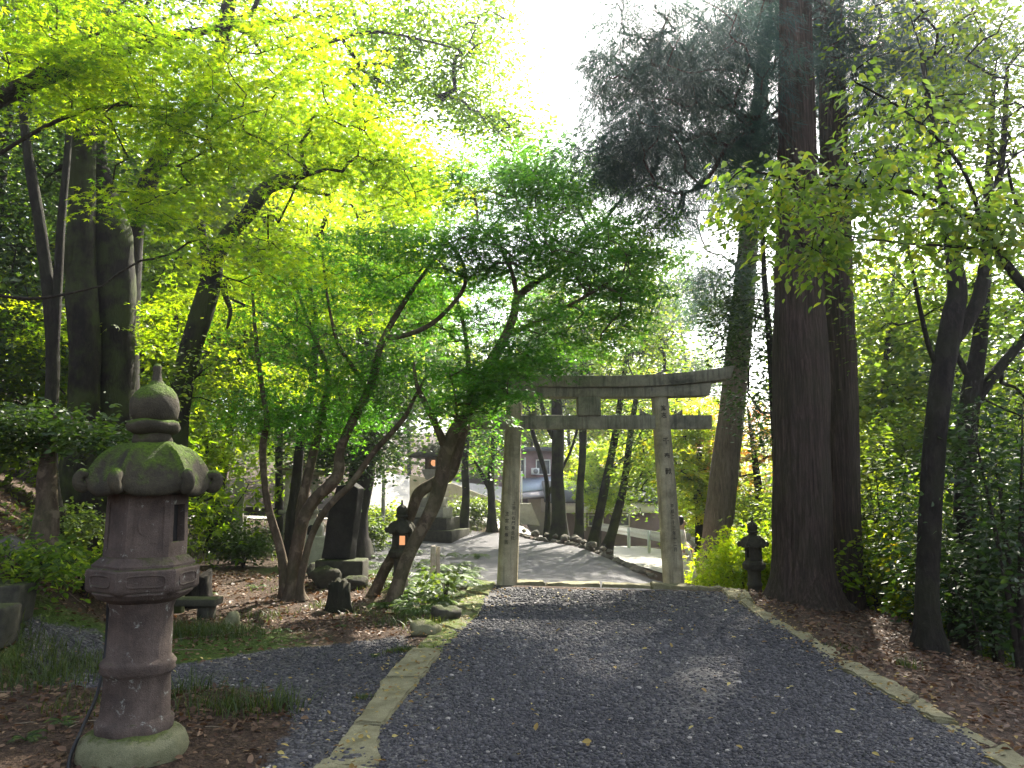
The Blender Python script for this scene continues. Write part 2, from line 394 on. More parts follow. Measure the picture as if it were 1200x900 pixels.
def axis(a0, a1, c0, c1, fine, grow_=1.13):
    mid = list(np.arange(c0, c1, fine)); out_ = []; s = fine; v = c0
    while v > a0: s *= grow_; v -= s; out_.append(v)
    r = out_[::-1]+mid; s = fine; v = c1
    while v < a1: r.append(v); s *= grow_; v += s
    r.append(a1); return np.array(r)
_Ri = sorted([(G(a, b).y, G(a, b).x) for a, b in [(868,708),(900,731),(943,754),(975,781),(1005,794),(1062,829),(1098,850),(1140,880),(1195,920)]])
_Li = sorted([(G(a, b).y, G(a, b).x) for a, b in [(430,935),(444,900),(449,854),(495,797),(518,766),(541,742),(561,722),(572,700),(582,683)]])
def xin(L_, y): return np.interp(y, [p[0] for p in L_], [p[1] for p in L_])
gx = axis(-160, 160, -7, 6, .09, 1.10); gy = axis(-30, 260, 3.5, 14.5, .09, 1.06)
X, Y = np.meshgrid(gx, gy); Z = h(X, Y)
inpath = (X > xl(Y)-.15) & (X < xin(_Ri, Y)+.08) & (Y < 12.4-.22*X) & (Y > 0)
Z = np.where(inpath, Z-.03, Z)
mb = MB(); nx, ny = len(gx), len(gy)
idx = np.arange(nx*ny).reshape(ny, nx)
mb.add(np.stack([X, Y, Z], -1).reshape(-1, 3), np.stack([idx[:-1,:-1], idx[:-1,1:], idx[1:,1:], idx[1:,:-1]], -1).reshape(-1, 4))
ground = mb.build('ground', M['floor'], smooth=True); tag(ground, 'forest floor of soil, dead leaves and moss around the gravel path', None, kind='structure')
gd = np.maximum(sdist(SIDE, X, Y), sdist(COURT, X, Y)); ga = np.clip(.5+gd*1.1, 0, 1)
a = ground.data.attributes.new('gravel', 'FLOAT', 'POINT'); a.data.foreach_set('value', ga.ravel().astype(np.float32))
a = ground.data.attributes.new('court', 'FLOAT', 'POINT'); a.data.foreach_set('value', np.clip(.5+sdist(COURT, X, Y)*2, 0, 1).ravel().astype(np.float32))
def blob(cx, cy, r): return np.exp(-((X-cx)**2+(Y-cy)**2)/(r*r))
q1 = G(250, 745); q2 = G(520, 700); q3 = G(450, 660); q4 = G(60, 770); q5 = G(960, 700)
ms = .25+.6*blob(q1.x, q1.y, 1.1)+.5*blob(q2.x, q2.y, 1.2)+.75*blob(q3.x+.2, q3.y+1, 3.0)+.5*blob(q4.x, q4.y, 1.2)+.1*blob(q5.x, q5.y, .9)+.35*blob(-9, 26, 6)
a = ground.data.attributes.new('moss', 'FLOAT', 'POINT'); a.data.foreach_set('value', np.clip(ms, 0, 1).ravel().astype(np.float32))

# main gravel path between the kerbs
ys = np.arange(0.0, 12.8, .2); rows = []
for y in ys:
    for t in np.linspace(0, 1, 22):
        x = xl(y)-.05+(float(xin(_Ri, max(y, 3.9)))+.12-xl(y))*t
        yy = min(y, 12.35-.22*x); rows.append((x, yy, .012*math.sin(x*1.9+yy)*math.cos(yy*.8)+.004))
n_ = 22; Q = [(i*n_+k, i*n_+k+1, (i+1)*n_+k+1, (i+1)*n_+k) for i in range(len(ys)-1) for k in range(n_-1)]
mb = MB(); mb.add(rows, Q); o = mb.build('gravel_path', M['gravel'], smooth=True); tag(o, 'grey gravel path leading up to the stone gate', kind='structure')

# pebbles as real stones
ico = np.array([(0,0,1),(.89,0,.45),(.28,.85,.45),(-.72,.53,.45),(-.72,-.53,.45),(.28,-.85,.45),(.72,.53,-.45),(-.28,.85,-.45),(-.89,0,-.45),(-.28,-.85,-.45),(.72,-.53,-.45)])
icoT = np.array([(0,1,2),(0,2,3),(0,3,4),(0,4,5),(0,5,1),(1,6,2),(2,7,3),(3,8,4),(4,9,5),(5,10,1),(6,7,2),(7,8,3),(8,9,4),(9,10,5),(10,6,1)])
def pebbles(mb, xs, ys_, zs, size):
    n = len(xs)
    v = ico[None]*(1+RG.normal(0, .16, (n, 11, 1)))*np.stack([RG.uniform(.8, 1.35, n), RG.uniform(.7, 1.1, n), RG.uniform(.45, .8, n)], 1)[:, None]*size[:, None, None]
    an = RG.uniform(0, 2*PI, n); c, s = np.cos(an)[:, None], np.sin(an)[:, None]
    v = np.stack([v[..., 0]*c-v[..., 1]*s, v[..., 0]*s+v[..., 1]*c, v[..., 2]], -1)+np.stack([xs, ys_, zs], 1)[:, None]
    tint = np.clip(RG.beta(2, 3.2, n), 0, 1); tint = np.where(RG.random(n) < .008, 1, np.minimum(tint+.18*np.sin(xs*1.3+.5)*np.sin(ys_*.9+1), .9))
    mb.add(v.reshape(-1, 3), None, (icoT[None]+(np.arange(n)*11)[:, None, None]).reshape(-1, 3), np.repeat(tint, 11))
mb = MB()
for y0, y1, dens, sz in ((3.6, 5.5, 4200, .0080), (5.5, 7.5, 3000, .0096), (7.5, 10, 1500, .0125), (10, 12.9, 700, .015)):
    n = int(dens*(y1-y0)*4.6); y = RG.uniform(y0, y1, n); x = RG.uniform(-1.3, 3.9, n)
    ok = (x > xin(_Li, y)-.02+RG.normal(0, .06, n)) & (x < xin(_Ri, y)+.01+RG.normal(0, .07, n)) & (y < 12.3-.22*x)
    pn = np.array([noise.noise(Vector((a*.75, b*.42, 3.3)))+.5*noise.noise(Vector((a*2.3, b*1.7, 9)))+.3*(math.cos((a-.9-.06*b)*3.3)) for a, b in zip(x, y)])
    ok &= RG.random(n) < np.clip(1.25-pn*1.5, .18, 1)
    x, y = x[ok], y[ok]; s = sz*np.exp(RG.normal(0, .33, len(x)))
    pebbles(mb, x, y, .005+.012*np.sin(x*1.9+y)*np.cos(y*.8)+s*.25, s)
o = mb.build('gravel', M['pebble'], tint=True); tag(o, 'loose grey crushed gravel covering the main path', 'gravel', kind='stuff')
mb = MB(); n = 24000; x = RG.uniform(-5.5, -.5, n); y = RG.uniform(3.6, 9.2, n)
d = sdist(SIDE, x, y); ok = d > RG.normal(.02, .06, n); x, y = x[ok], y[ok]; s = .0105*np.exp(RG.normal(0, .3, len(x)))
pebbles(mb, x, y, h(x, y)+s*.25, s)
o = mb.build('gravel', M['pebble'], tint=True); tag(o, 'loose grey gravel of the small side path beside the lantern', 'gravel', kind='stuff')

# ------------------------------------------------------------------ leaves
def T_(vs, qs): return np.array(vs, float), np.array(qs)
def maple_t(k):
    if k == 5: A = [-88, -44, 0, 44, 88]; Ls = [.55, .85, 1, .85, .55]
    else: A = [-62, 0, 62]; Ls = [.75, 1, .75]
    v = [(0, 0, 0)]; q = []
    hw = (A[1]-A[0])/2
    for i, (a_, l) in enumerate(zip(A, Ls)):
        for an, r, z in ((a_-hw*.85, .33*l+.02, .02), (a_, l, -.06), (a_+hw*.85, .33*l+.02, .02)):
            v.append((math.sin(R_(an))*r, math.cos(R_(an))*r+.0, z))
        b = 1+i*3; q.append((0, b, b+1, b+2))
    return T_(v, q)
LEAF = {
 'maple5': maple_t(5), 'maple3': maple_t(3),
 'ovate': T_([(0,0,0),(.24,.28,.06),(.22,.62,.05),(0,1,-.08),(-.22,.62,.05),(-.24,.28,.06)], [(0,1,2,3),(0,3,4,5)]),
 'oval': T_([(0,0,0),(.3,.45,.04),(0,1,0),(-.3,.45,.04)], [(0,1,2,3)]),
 'pinna': T_([(0,0,0),(.055,.3,.01),(0,1,-.08),(-.055,.3,.01)], [(0,1,2,3)]),
 'needle': T_([(-.03,0,0),(.03,0,0),(.02,1,-.1),(-.02,1,-.1), (0,.1,0),(.03,.16,0),(.34,.52,-.06),(.30,.50,-.06), (0,.1,0),(-.30,.50,-.06),(-.34,.52,-.06),(-.03,.16,0),
    (0,.35,0),(.03,.42,0),(.3,.78,-.1),(.26,.78,-.1),(0,.35,0),(-.26,.78,-.1),(-.3,.78,-.1),(-.03,.42,0)], [(0,1,2,3),(4,5,6,7),(8,9,10,11),(12,13,14,15),(16,17,18,19)]),
}
def unit(a): return a/(np.linalg.norm(a, axis=-1, keepdims=True)+1e-9)
def put_leaves(mb, kind, pos, d, nrm, size, tint):
    V, Q = LEAF[kind]; n = len(pos); k = len(V)
    d = unit(d); x = unit(np.cross(d, nrm)); z = np.cross(x, d)
    W = pos[:, None]+size[:, None, None]*(V[None, :, 0:1]*x[:, None]+V[None, :, 1:2]*d[:, None]+V[None, :, 2:3]*z[:, None])
    mb.add(W.reshape(-1, 3), (Q[None]+(np.arange(n)*k)[:, None, None]).reshape(-1, 4), None, np.repeat(np.clip(tint, 0, 1), k))
def sprays(mb, kind, centers, R, per, size, flat=.15, droop=.15, jit=.45, outward=None, base_tint=.5, tvar=.18, lvar=.14, rg=RG, tilt=.25):
    C = np.asarray(centers); m_ = len(C)
    if m_ == 0: return
    n = m_*per; ci = np.repeat(np.arange(m_), per)
    Rc = R*rg.uniform(.65, 1.3, m_)
    r = Rc[ci]*np.sqrt(rg.random(n)); an = rg.uniform(0, 2*PI, n)
    x, y = r*np.cos(an), r*np.sin(an)
    tx, ty = rg.normal(0, tilt, m_)[ci], rg.normal(0, tilt, m_)[ci]
    z = rg.normal(0, 1, n)*flat*Rc[ci]+tx*x+ty*y-droop*r*r/np.maximum(Rc[ci], 1e-3)
    pos = C[ci]+np.stack([x, y, z], 1)
    d = np.stack([np.cos(an), np.sin(an), -droop*1.2*np.ones(n)], 1)+rg.normal(0, .5, (n, 3))*np.array([1, 1, .5])
    nr = np.stack([-tx, -ty, np.ones(n)], 1)+rg.normal(0, jit, (n, 3))
    ct = base_tint+rg.normal(0, tvar, m_)
    put_leaves(mb, kind, pos, d, nr, size*rg.uniform(.5, 1.3, n), ct[ci]+rg.normal(0, lvar, n))

def ellipsoid_pts(spec, n, rg, ground_clear=.5):
    # spec: (center Vector, (rx,ry,rz), weight) ; points favour the outer shell
    w = np.array([s[2] for s in spec], float); w /= w.sum(); out_ = []
    for (c, r, _), k in zip(spec, rg.multinomial(n, w)):
        u = unit(rg.normal(size=(k, 3))); rr = rg.random(k)**(1/2.2)
        out_.append(np.array(c)[None]+u*rr[:, None]*np.array(r)[None])
    return np.concatenate(out_)
def grow(limbs, targets, mb, rg, tip=.006, bow=.10, sides=5, maxr=.08, expo=.5, seg=.4, upcost=.8, minh=None):
    pos = []; par = []; rad = []; fixed = []
    for pts, rr in limbs:
        for i, p in enumerate(pts):
            if minh is not None and i < minh*len(pts): continue
            pos.append(np.array(p)); par.append(-1); rad.append(rr[i]); fixed.append(True)
    nf = len(pos); P0 = np.array(pos)
    dm = np.array([np.min(np.linalg.norm(P0-t, axis=1)) for t in targets]); order = np.argsort(dm)
    cap_ = nf+int(sum(dm)/seg*1.2)+len(targets)*12+50
    A = np.zeros((cap_, 3)); A[:nf] = P0; cnt = nf; chains = []; parent = list(par); radf = list(rad)
    for ti in order:
        t = targets[ti]; dv = t-A[:cnt]; dist = np.linalg.norm(dv, axis=1)
        cost = dist+upcost*np.maximum(0, A[:cnt, 2]-t[2])
        b = int(np.argmin(cost)); L = dist[b]; k = max(2, int(L/seg)+1)
        if cnt+k >= cap_: break
        ch = [b]; o_ = rg.normal(0, .06*L, 3)
        for j in range(1, k+1):
            u = j/k; p = A[b]*(1-u)+t*u+np.array([0, 0, bow*L*math.sin(PI*u)])+o_*math.sin(PI*u)+rg.normal(0, .018*min(L, 1), 3)*(0 if j == k else 1)
            A[cnt] = p; parent.append(ch[-1]); ch.append(cnt); cnt += 1
        chains.append(ch)
    load = np.zeros(cnt)
    for ch in chains: load[ch[-1]] += 1
    for i in range(cnt-1, nf-1, -1): load[parent[i]] += load[i]
    R = np.zeros(cnt); R[:nf] = radf; R[nf:] = np.clip(tip*np.maximum(load[nf:], 1)**expo, tip, maxr)
    for ch in chains:
        pts = [Vector(A[i]) for i in ch]; r0 = min(R[ch[0]]*.9, R[ch[1]]*1.35)
        rr = [r0]+[R[i] for i in ch[1:]]
        tube(mb, pts, rr, sides, cap=False)
    return A[nf:cnt]

def limb(spec, sub=6):                  # spec: [(px,py,Y,width_px)]; one Y may be shared
    pts = [P(a, b, c) for a, b, c, w in spec]; rad = [w/2*PX(c) for a, b, c, w in spec]
    return smooth_line(pts, rad, sub)
def limbw(spec, sub=6):                 # spec: [(x,y,z,r)]
    return smooth_line([Vector(s[:3]) for s in spec], [s[3] for s in spec], sub)
def cr(px, py, Y, rx, ry, ryd, w=1.0):  # crown ellipsoid from pixels and depth
    return (P(px, py, Y), (rx*PX(Y), ryd, ry*PX(Y)), w)
def tree(name, label, cat, limbs, crown, nclu, leaf, lmat, bark, per=60, R=.5, size=.07, flat=.15, droop=.15, jit=.45,
         tip=.006, flare=5, sides=12, wob=.12, group=None, seed=1, base_tint=.5, tvar=.18, bow=.1, maxr=.08, minh=.25, extra=None, tilt=.25, upcost=.8, roots=True, seg=.4, twig=True, lvar=.14):
    rg = np.random.default_rng(seed)
    base = limbs[0][0][0].copy(); base.z = min(base.z, H(base.x, base.y)) if roots else base.z
    e = empty(name, base, label, cat, group)
    mb = MB()
    for i, (pts, rr) in enumerate(limbs):
        if i == 0 and roots:
            pts = [Vector((pts[0].x, pts[0].y, H(pts[0].x, pts[0].y)-.15))]+list(pts); rr = [rr[0]*1.15]+list(rr); limbs[0] = (pts, rr)
        tube(mb, pts, rr, sides if rr[0] > .03 else 7, wob, flare if (i == 0 and roots) or (roots and pts[0].z < H(pts[0].x, pts[0].y)+.1) else 0, seed+i)
    tk = mb
    if nclu:
        targets = ellipsoid_pts(crown, nclu, rg)
        targets = targets[targets[:, 2] > h(targets[:, 0], targets[:, 1])+.25]
        if twig:
            grow(limbs, targets, tk, rg, tip=tip, bow=bow, maxr=maxr, minh=minh, upcost=upcost, seg=seg)
        mb = MB(); sprays(mb, leaf, targets, R, per, size, flat, droop, jit, base_tint=base_tint, tvar=tvar, rg=rg, tilt=tilt, lvar=lvar)
        if extra is not None: extra(mb, rg)
        mb.build('crown', lmat, e, base, tint=True)
    tk.build('trunk', bark, e, base, smooth=True)
    return e
# ------------------------------------------------------------------ stone lanterns
def stone_lantern(label, base, k, tilt_to_cam, mats, lit=False, group=None, n=48, hero=False, name='stone_lantern'):
    # dimensions of the big lantern in metres, scaled by k
    e = empty(name, base, label, 'stone lantern', group)
    e.scale = (k*.87, k*.87, k)
    def zz(py): return Zat(py, 4.6)
    u = .0051
    hexr = tilt_to_cam
    sh, rf, bs = mats
    # base stone with lotus petals
    def petals(r, z, a, i): return r*(1+(.05*abs(math.sin(a*6)) if i in (2, 3, 4) else 0)+.03*math.sin(a*2+1))
    mb = MB(); V, Q, T = lathe([(.335, -.12), (.35, .0), (.352, .06), (.33, .115), (.29, .15), (.25, .165), (.2, .17)], n, 0, petals); mb.add(V, Q, T)
    o = mb.build('base', bs, e, smooth=True); rough(o, .016, 7, 1); o.scale = (.95, .95, 1)
    # shaft
    prof = [(.232, .15), (.236, .17), (.238, .215), (.222, .225), (.212, .24), (.206, .35), (.202, zz(790)), (.214, zz(787)), (.232, zz(783)), (.226, zz(779)), (.236, zz(775)), (.218, zz(771)), (.200, zz(768)), (.196, zz(740)), (.195, zz(712)), (.206, zz(707)), (.21, zz(702)), (.20, zz(699))]
    mb = MB(); V, Q, T = lathe(prof, n); mb.add(V, Q, T)
    o = mb.build('shaft', sh, e, smooth=True); rough(o, .004, 9, 2)
    # platform: petals then hexagonal slab with framed panels
    def hexm(f): 
        def m_(r, z, a, i):
            t = ((a-hexr+PI/6) % (PI/3))-PI/6          # 0 at a vertex
            hx = math.cos(PI/6)/math.cos(abs(PI/6-abs(t)))
            return r*(f*hx+(1-f))
        return m_
    mb = MB()
    z0, z1, z2, z3, z4 = zz(702), zz(692), zz(690), zz(664), zz(651)
    V, Q, T = lathe([(.21, z0-.005), (.27, z0+.02), (.30, z1), (.30, z1+.01)], n, 0, lambda r, z, a, i: r*(1+.04*abs(math.sin(a*6)))); mb.add(V, Q, T)
    hp = [(.30, z2-.02), (.335, z2), (.345, z2+.012), (.347, z3-.008), (.338, z3), (.315, z3+.008), (.318, z3+.02), (.30, z3+.035), (.275, z4-.01), (.26, z4)]
    V, Q, T = lathe(hp, 6, hexr); mb.add(V, Q, T)
    ap = .347*math.cos(PI/6)
    for f in range(6):
        a = hexr+PI/6+f*PI/3; c = Vector((math.sin(a), -math.cos(a), 0)); s = Vector((math.cos(a), math.sin(a), 0)); zc = (z2+z3)/2+.003
        w, hh = .115, (z3-z2)/2*.50; loop = []
        for j in range(28):
            t = 2*PI*j/28; x = math.copysign(min(abs(math.cos(t))**.45, 1), math.cos(t))*w; y = math.copysign(abs(math.sin(t))**.45, math.sin(t))*hh
            loop.append(c*(ap+.0)+s*x+Vector((0, 0, zc+y)))
        loop.append(loop[0]); tube(mb, loop, [.0065]*29, 6, cap=False)
    o = mb.build('platform', sh, e); rough(o, .0045, 9, 5, 3 if hero else 0); bevel(o, .006, 2)
    # fire box
    zb, zt = z4-.004, zz(579); rb, rt = .258, .25
    mb = MB(); ops = []
    def pt(i, z, ins=0.0, r=None):
        a = hexr+i*PI/3; rr = (rb if z < (zb+zt)/2 else rt) if r is None else r
        return Vector((math.sin(a)*rr, -math.cos(a)*rr, z))
    for f in range(6):
        A, B, C_, D_ = pt(f, zb), pt(f+1, zb), pt(f+1, zt), pt(f, zt)
        a = hexr+PI/6+f*PI/3; nrm = Vector((math.sin(a), -math.cos(a), 0)); cen = (A+B+C_+D_)/4
        win = f in (1, 4)
        sx, sy = (.62, .60) if win else (.70, .74)
        ins = []
        for p in (A, B, C_, D_):
            d_ = p-cen; hor = d_-Vector((0, 0, d_.z)); ins.append(cen+hor*sx+Vector((0, 0, d_.z*sy+(.012 if win else 0))))
        dep = .05 if win else .010
        inn = [p-nrm*dep for p in ins]
        mb.add([A, B, C_, D_]+ins+inn, [(0,1,5,4),(1,2,6,5),(2,3,7,6),(3,0,4,7),(4,5,9,8),(5,6,10,9),(6,7,11,10),(7,4,8,11)]+([] if win else [(8,9,10,11)]))
        if win: o1 = MB(); o1.add([p-nrm*.001 for p in inn], [(0,1,2,3)]); ops.append(o1)
        elif hero and f == 0:
            s = Vector((math.cos(a), math.sin(a), 0)); c0 = cen-nrm*dep
            pts = [c0+s*(-.012-.045*math.cos(t))+Vector((0, 0, .005+.062*math.sin(t))) for t in np.linspace(-1.35, 1.35, 14)]
            tube(mb, pts, [.002+.007*math.sin(PI*i/13) for i in range(14)], 6)
            pts = [c0+s*x+Vector((0, 0, -.10+.008*math.sin(x*60))) for x in np.linspace(-.06, .06, 16)]; tube(mb, pts, [.005]*16, 5)
    mb.add([pt(i, zb) for i in range(6)], None, [(0,2,1),(0,3,2),(0,4,3),(0,5,4)]); mb.add([pt(i, zt) for i in range(6)], None, [(0,1,2),(0,2,3),(0,3,4),(0,4,5)])
    o = mb.build('fire_box', sh, e); rough(o, .004, 9, 6, 3 if hero else 0); bevel(o, .004, 2)
    for o1 in ops: o1.build('opening', M['lit'] if lit else M['void'], o)  # unlit openings get a flat dark face in place of deep shade
    # roof
    ze, N_ = zz(581), 72
    prof = [(.20, ze+0.014, 0), (.385, ze-.004, 1), (.405, ze+0.014, 1), (.402, ze+0.051, 1), (.380, ze+0.080, 1), (.357, ze+0.120, .97), (.325, ze+0.165, .92), (.284, ze+0.211, .82), (.24, ze+0.251, .65), (.19, ze+0.291, .4), (.165, ze+0.306, .2), (.15, ze+0.314, 0)]
    V = []; Q = []
    for i, (r, z, f) in enumerate(prof):
        for j in range(N_):
            a = hexr+2*PI*j/N_; t = abs(((a-hexr+PI/6) % (PI/3))-PI/6); c = 1-t/(PI/6)
            hx = math.cos(PI/6)/math.cos(PI/6-t); fl = min(1, f*1.0)
            rr = r*(fl*hx+(1-fl)); lift = .055*f*f*c**3; ridge = .012*f*max(0, 1-t/.07)
            V.append((math.sin(a)*(rr+.02*c**4*f), -math.cos(a)*(rr+.02*c**4*f), z+lift+(ridge if 2 < i < 10 else 0)))
    for i in range(len(prof)-1):
        for j in range(N_): Q.append((i*N_+j, i*N_+(j+1) % N_, (i+1)*N_+(j+1) % N_, (i+1)*N_+j))
    V.append((0, 0, ze+0.014)); V.append((0, 0, ze+0.314)); m_ = (len(prof)-1)*N_
    T = [(m_+N_, (j+1) % N_, j) for j in range(N_)]+[(m_+N_+1, m_+j, m_+(j+1) % N_) for j in range(N_)]
    mb = MB(); mb.add(V, Q, T)
    for f in range(6):
        a = hexr+f*PI/3; d_ = Vector((math.sin(a), -math.cos(a), 0)); pts = []; rr = []
        for (r, z, w) in ((.33, .098, .016), (.375, .07, .03), (.41, .05, .038), (.44, .062, .042), (.452, .092, .042), (.43, .118, .040), (.405, .112, .032), (.40, .095, .02)):
            pts.append(d_*r+Vector((0, 0, ze+z))); rr.append(w)
        pts, rr = smooth_line(pts, rr, 4); tube(mb, pts, rr, 12)
    o = mb.build('roof', rf, e, smooth=True); rough(o, .012, 7, 3); o.scale = (.955, .955, 1)
    # finial: neck, lotus bud, jewel
    zr = ze+.308
    mb = MB(); V, Q, T = lathe([(.13, zr), (.128, zr+.025), (.118, zr+.05), (.115, zr+.06)], n); mb.add(V, Q, T)
    def pet(r, z, a, i): return r*(1+.07*abs(math.cos(a*4))*(1 if 1 <= i <= 3 else 0))
    V, Q, T = lathe([(.12, zr+.055), (.155, zr+.075), (.170, zr+.105), (.160, zr+.13), (.13, zr+.142)], n, .3, pet); mb.add(V, Q, T)
    zt2 = zr+.135
    V, Q, T = lathe([(.135, zt2), (.152, zt2+.03), (.16, zt2+.08), (.155, zt2+.125), (.135, zt2+.165), (.10, zt2+.20), (.055, zt2+.225), (.034, zt2+.25), (.027, zt2+.30), (.03, zt2+.325), (.018, zt2+.345)], n); mb.add(V, Q, T)
    o = mb.build('finial', rf, e, smooth=True); rough(o, .010, 9, 4)
    return e
m, nt, out = mat('lit_paper'); em = nt.nodes.new('ShaderNodeEmission'); em.inputs[0].default_value = (1, .45, .2, 1); em.inputs[1].default_value = .22
nt.links.new(em.outputs[0], out.inputs[0]); M['lit'] = m

LX, LY = -2.15, 4.6
hero = stone_lantern('tall weathered stone lantern with mossy roof in the left foreground, black cable beside it', (LX, LY, 0), 1.0, R_(-3), (M['lantern'], M['lantern_roof'], M['lantern_base']), hero=True)
mb = MB(); pts, rr = smooth_line([P(128, 640, 4.75), P(127, 700, 4.8), P(124, 760, 4.8), P(115, 810, 4.7), P(98, 850, 4.55), P(83, 885, 4.4), P(80, 905, 4.3)], [.0105]*7, 8); tube(mb, pts, rr, 8)
c0 = P(80, 905, 4.3)
o = mb.build('power_cable', M['black'], None, smooth=True); tag(o, 'black power cable hanging down behind the big stone lantern to the ground', 'cable')
# small lanterns
def small_lantern(label, px, top, Y_, mats, lit, rotdeg, group=None):
    x = P(px, 650, Y_).x; z0 = H(x, Y_); ht = Zat(top, Y_)-z0; k = ht/2.24
    return stone_lantern(label, (x, Y_, z0), k, R_(rotdeg), mats, lit=lit, n=24)
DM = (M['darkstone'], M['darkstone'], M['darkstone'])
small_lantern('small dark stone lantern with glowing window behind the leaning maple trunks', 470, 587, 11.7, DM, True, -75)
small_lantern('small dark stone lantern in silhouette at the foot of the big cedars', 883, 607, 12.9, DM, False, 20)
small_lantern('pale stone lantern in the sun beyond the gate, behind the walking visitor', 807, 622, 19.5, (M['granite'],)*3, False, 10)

# stepped lantern in the court
Yf = 28.7; x0 = P(508, 600, Yf).x; z0 = H(x0, Yf)
e = empty('stepped_lantern', (x0, Yf, z0), 'tall lantern with lit window on a stepped stone pedestal across the court', 'stone lantern')
rz = R_(-14)
tiers = [(2.15, z0-.15, Zat(620, Yf)), (1.55, Zat(620, Yf), Zat(606, Yf)), (1.12, Zat(606, Yf), Zat(594, Yf)), (.82, Zat(594, Yf), Zat(583, Yf))]
for i, (w, a_, b_) in enumerate(tiers):
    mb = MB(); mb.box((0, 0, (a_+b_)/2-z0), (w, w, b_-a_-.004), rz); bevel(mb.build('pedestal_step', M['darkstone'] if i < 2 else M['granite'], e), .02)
zb = tiers[-1][2]-z0
mb = MB(); V, Q, T = lathe([(.3, zb), (.24, zb+.08), (.2, zb+.2), (.2, Zat(562, Yf)-z0-.1), (.25, Zat(562, Yf)-z0)], 16); mb.add(V, Q, T); mb.build('shaft', M['granite'], e, smooth=True)
za, zc = Zat(562, Yf)-z0, Zat(550, Yf)-z0
mb = MB(); mb.box((0, 0, (za+zc)/2), (.5, .5, zc-za), rz, 1.5); bevel(mb.build('platform', M['granite'], e), .02)
zd = Zat(536, Yf)-z0; mb = MB()
for sx in (-1, 1):
    for sy in (-1, 1):
        c_, s_ = math.cos(rz), math.sin(rz); x, y = sx*.2, sy*.2; mb.box((x*c_-y*s_, x*s_+y*c_, (zc+zd)/2), (.13, .13, zd-zc), rz)
for zz_ in (zc+.05, zd-.05): mb.box((0, 0, zz_), (.50, .50, .1), rz)
mb.build('fire_box', M['wood'], e)
mb = MB(); V, Q, T = lathe([(.02, zc+.12), (.10, zc+.16), (.13, zc+.25), (.10, zc+.33), (.02, zc+.38)], 16); mb.add(V, Q, T); mb.build('lamp', M['lit'], e, smooth=True)
ze = Zat(523, Yf)-z0+.05
prof = [(.35, zd, 1), (1.0, zd-.02, 1), (1.02, zd+.05, 1), (.72, zd+.2, 1), (.45, zd+.38, .9), (.2, ze, .8), (.02, ze+.05, .5)]
V, Q, T = lathe([(r, z) for r, z, f in prof], 32, 0, lambda r, z, a, i: r*.75/max(abs(math.cos(((a-rz+PI/4) % (PI/2))-PI/4)), .72)); mb = MB(); mb.add(V, Q, T); mb.build('roof', M['darkstone'], e)

# ------------------------------------------------------------------ torii
YT = 12.75
zg = -.20
T_label = 'grey stone torii gate with curved top beam standing at the crest of the path'
cx = P(690, 600, YT).x
e = empty('torii_gate', (cx, YT, zg), T_label, 'torii gate')
def loc(v): return Vector(v)-Vector((cx, YT, zg))
def column(pb, pt_, rb, rt):
    a = P(pb[0], pb[1], YT); b = P(pt_[0], pt_[1], YT); d = (b-a)/(b.z-a.z); a = a+d*(zg-.05-a.z)
    pts = [a+(b-a)*t for t in np.linspace(0, 1, 30)]; rr = [rb+(rt-rb)*t for t in np.linspace(0, 1, 30)]
    mb = MB(); tube(mb, [loc(p) for p in pts], rr, 28, .03, 0, 3.3)
    return mb.build('pillar', M['torii'], e, smooth=True), a, b, rb, rt
pl, La, Lb, _, _ = column((594.5, 683), (603, 466), .172, .133)
pr, Ra, Rb, _, _ = column((790, 686), (773, 466), .175, .140)
def beam(name, y_top, y_bot, x0, x1, depth, endslant, matn, curve=True, parts=40, dy=0):
    mb = MB(); V = []; Q = []
    for i in range(parts+1):
        px = x0+(x1-x0)*i/parts; t = (px-688)/167
        yt, yb = y_top(t), y_bot(t)
        for s_ in (-1, 1):
            pt1, pb1 = P(px, yt, YT), P(px, yb, YT)
            xs = endslant*t
            V += [(pt1.x+xs*.5*0, YT+s_*depth/2, pt1.z), (pb1.x-(endslant*math.copysign(1, t) if i in (0, parts) else 0), YT+s_*depth/2*.92, pb1.z)]
    for i in range(parts):
        b = i*4; n_ = b+4
        Q += [(b, b+1, n_+1, n_), (b+2, n_+2, n_+3, b+3), (b, n_, n_+2, b+2), (b+1, b+3, n_+3, n_+1)]
    Q += [(0, 2, 3, 1), (parts*4, parts*4+1, parts*4+3, parts*4+2)]
    mb.add([loc(v) for v in V], Q); o = mb.build(name, M[matn], e); bevel(o, .012, 2); return o
cur = lambda t: 11.5*abs(t)**2.6
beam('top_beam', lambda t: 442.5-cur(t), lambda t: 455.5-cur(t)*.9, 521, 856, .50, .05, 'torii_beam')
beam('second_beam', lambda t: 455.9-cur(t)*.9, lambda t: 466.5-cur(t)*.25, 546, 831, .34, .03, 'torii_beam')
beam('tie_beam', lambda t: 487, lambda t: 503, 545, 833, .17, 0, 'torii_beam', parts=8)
mb = MB(); a_, b_ = P(676, 487, YT), P(703, 466, YT)
mb.box(loc(((a_.x+b_.x)/2, YT, (a_.z+b_.z)/2)), (b_.x-a_.x, .30, b_.z-a_.z+.02)); bevel(mb.build('centre_block', M['torii_beam'], e), .012)
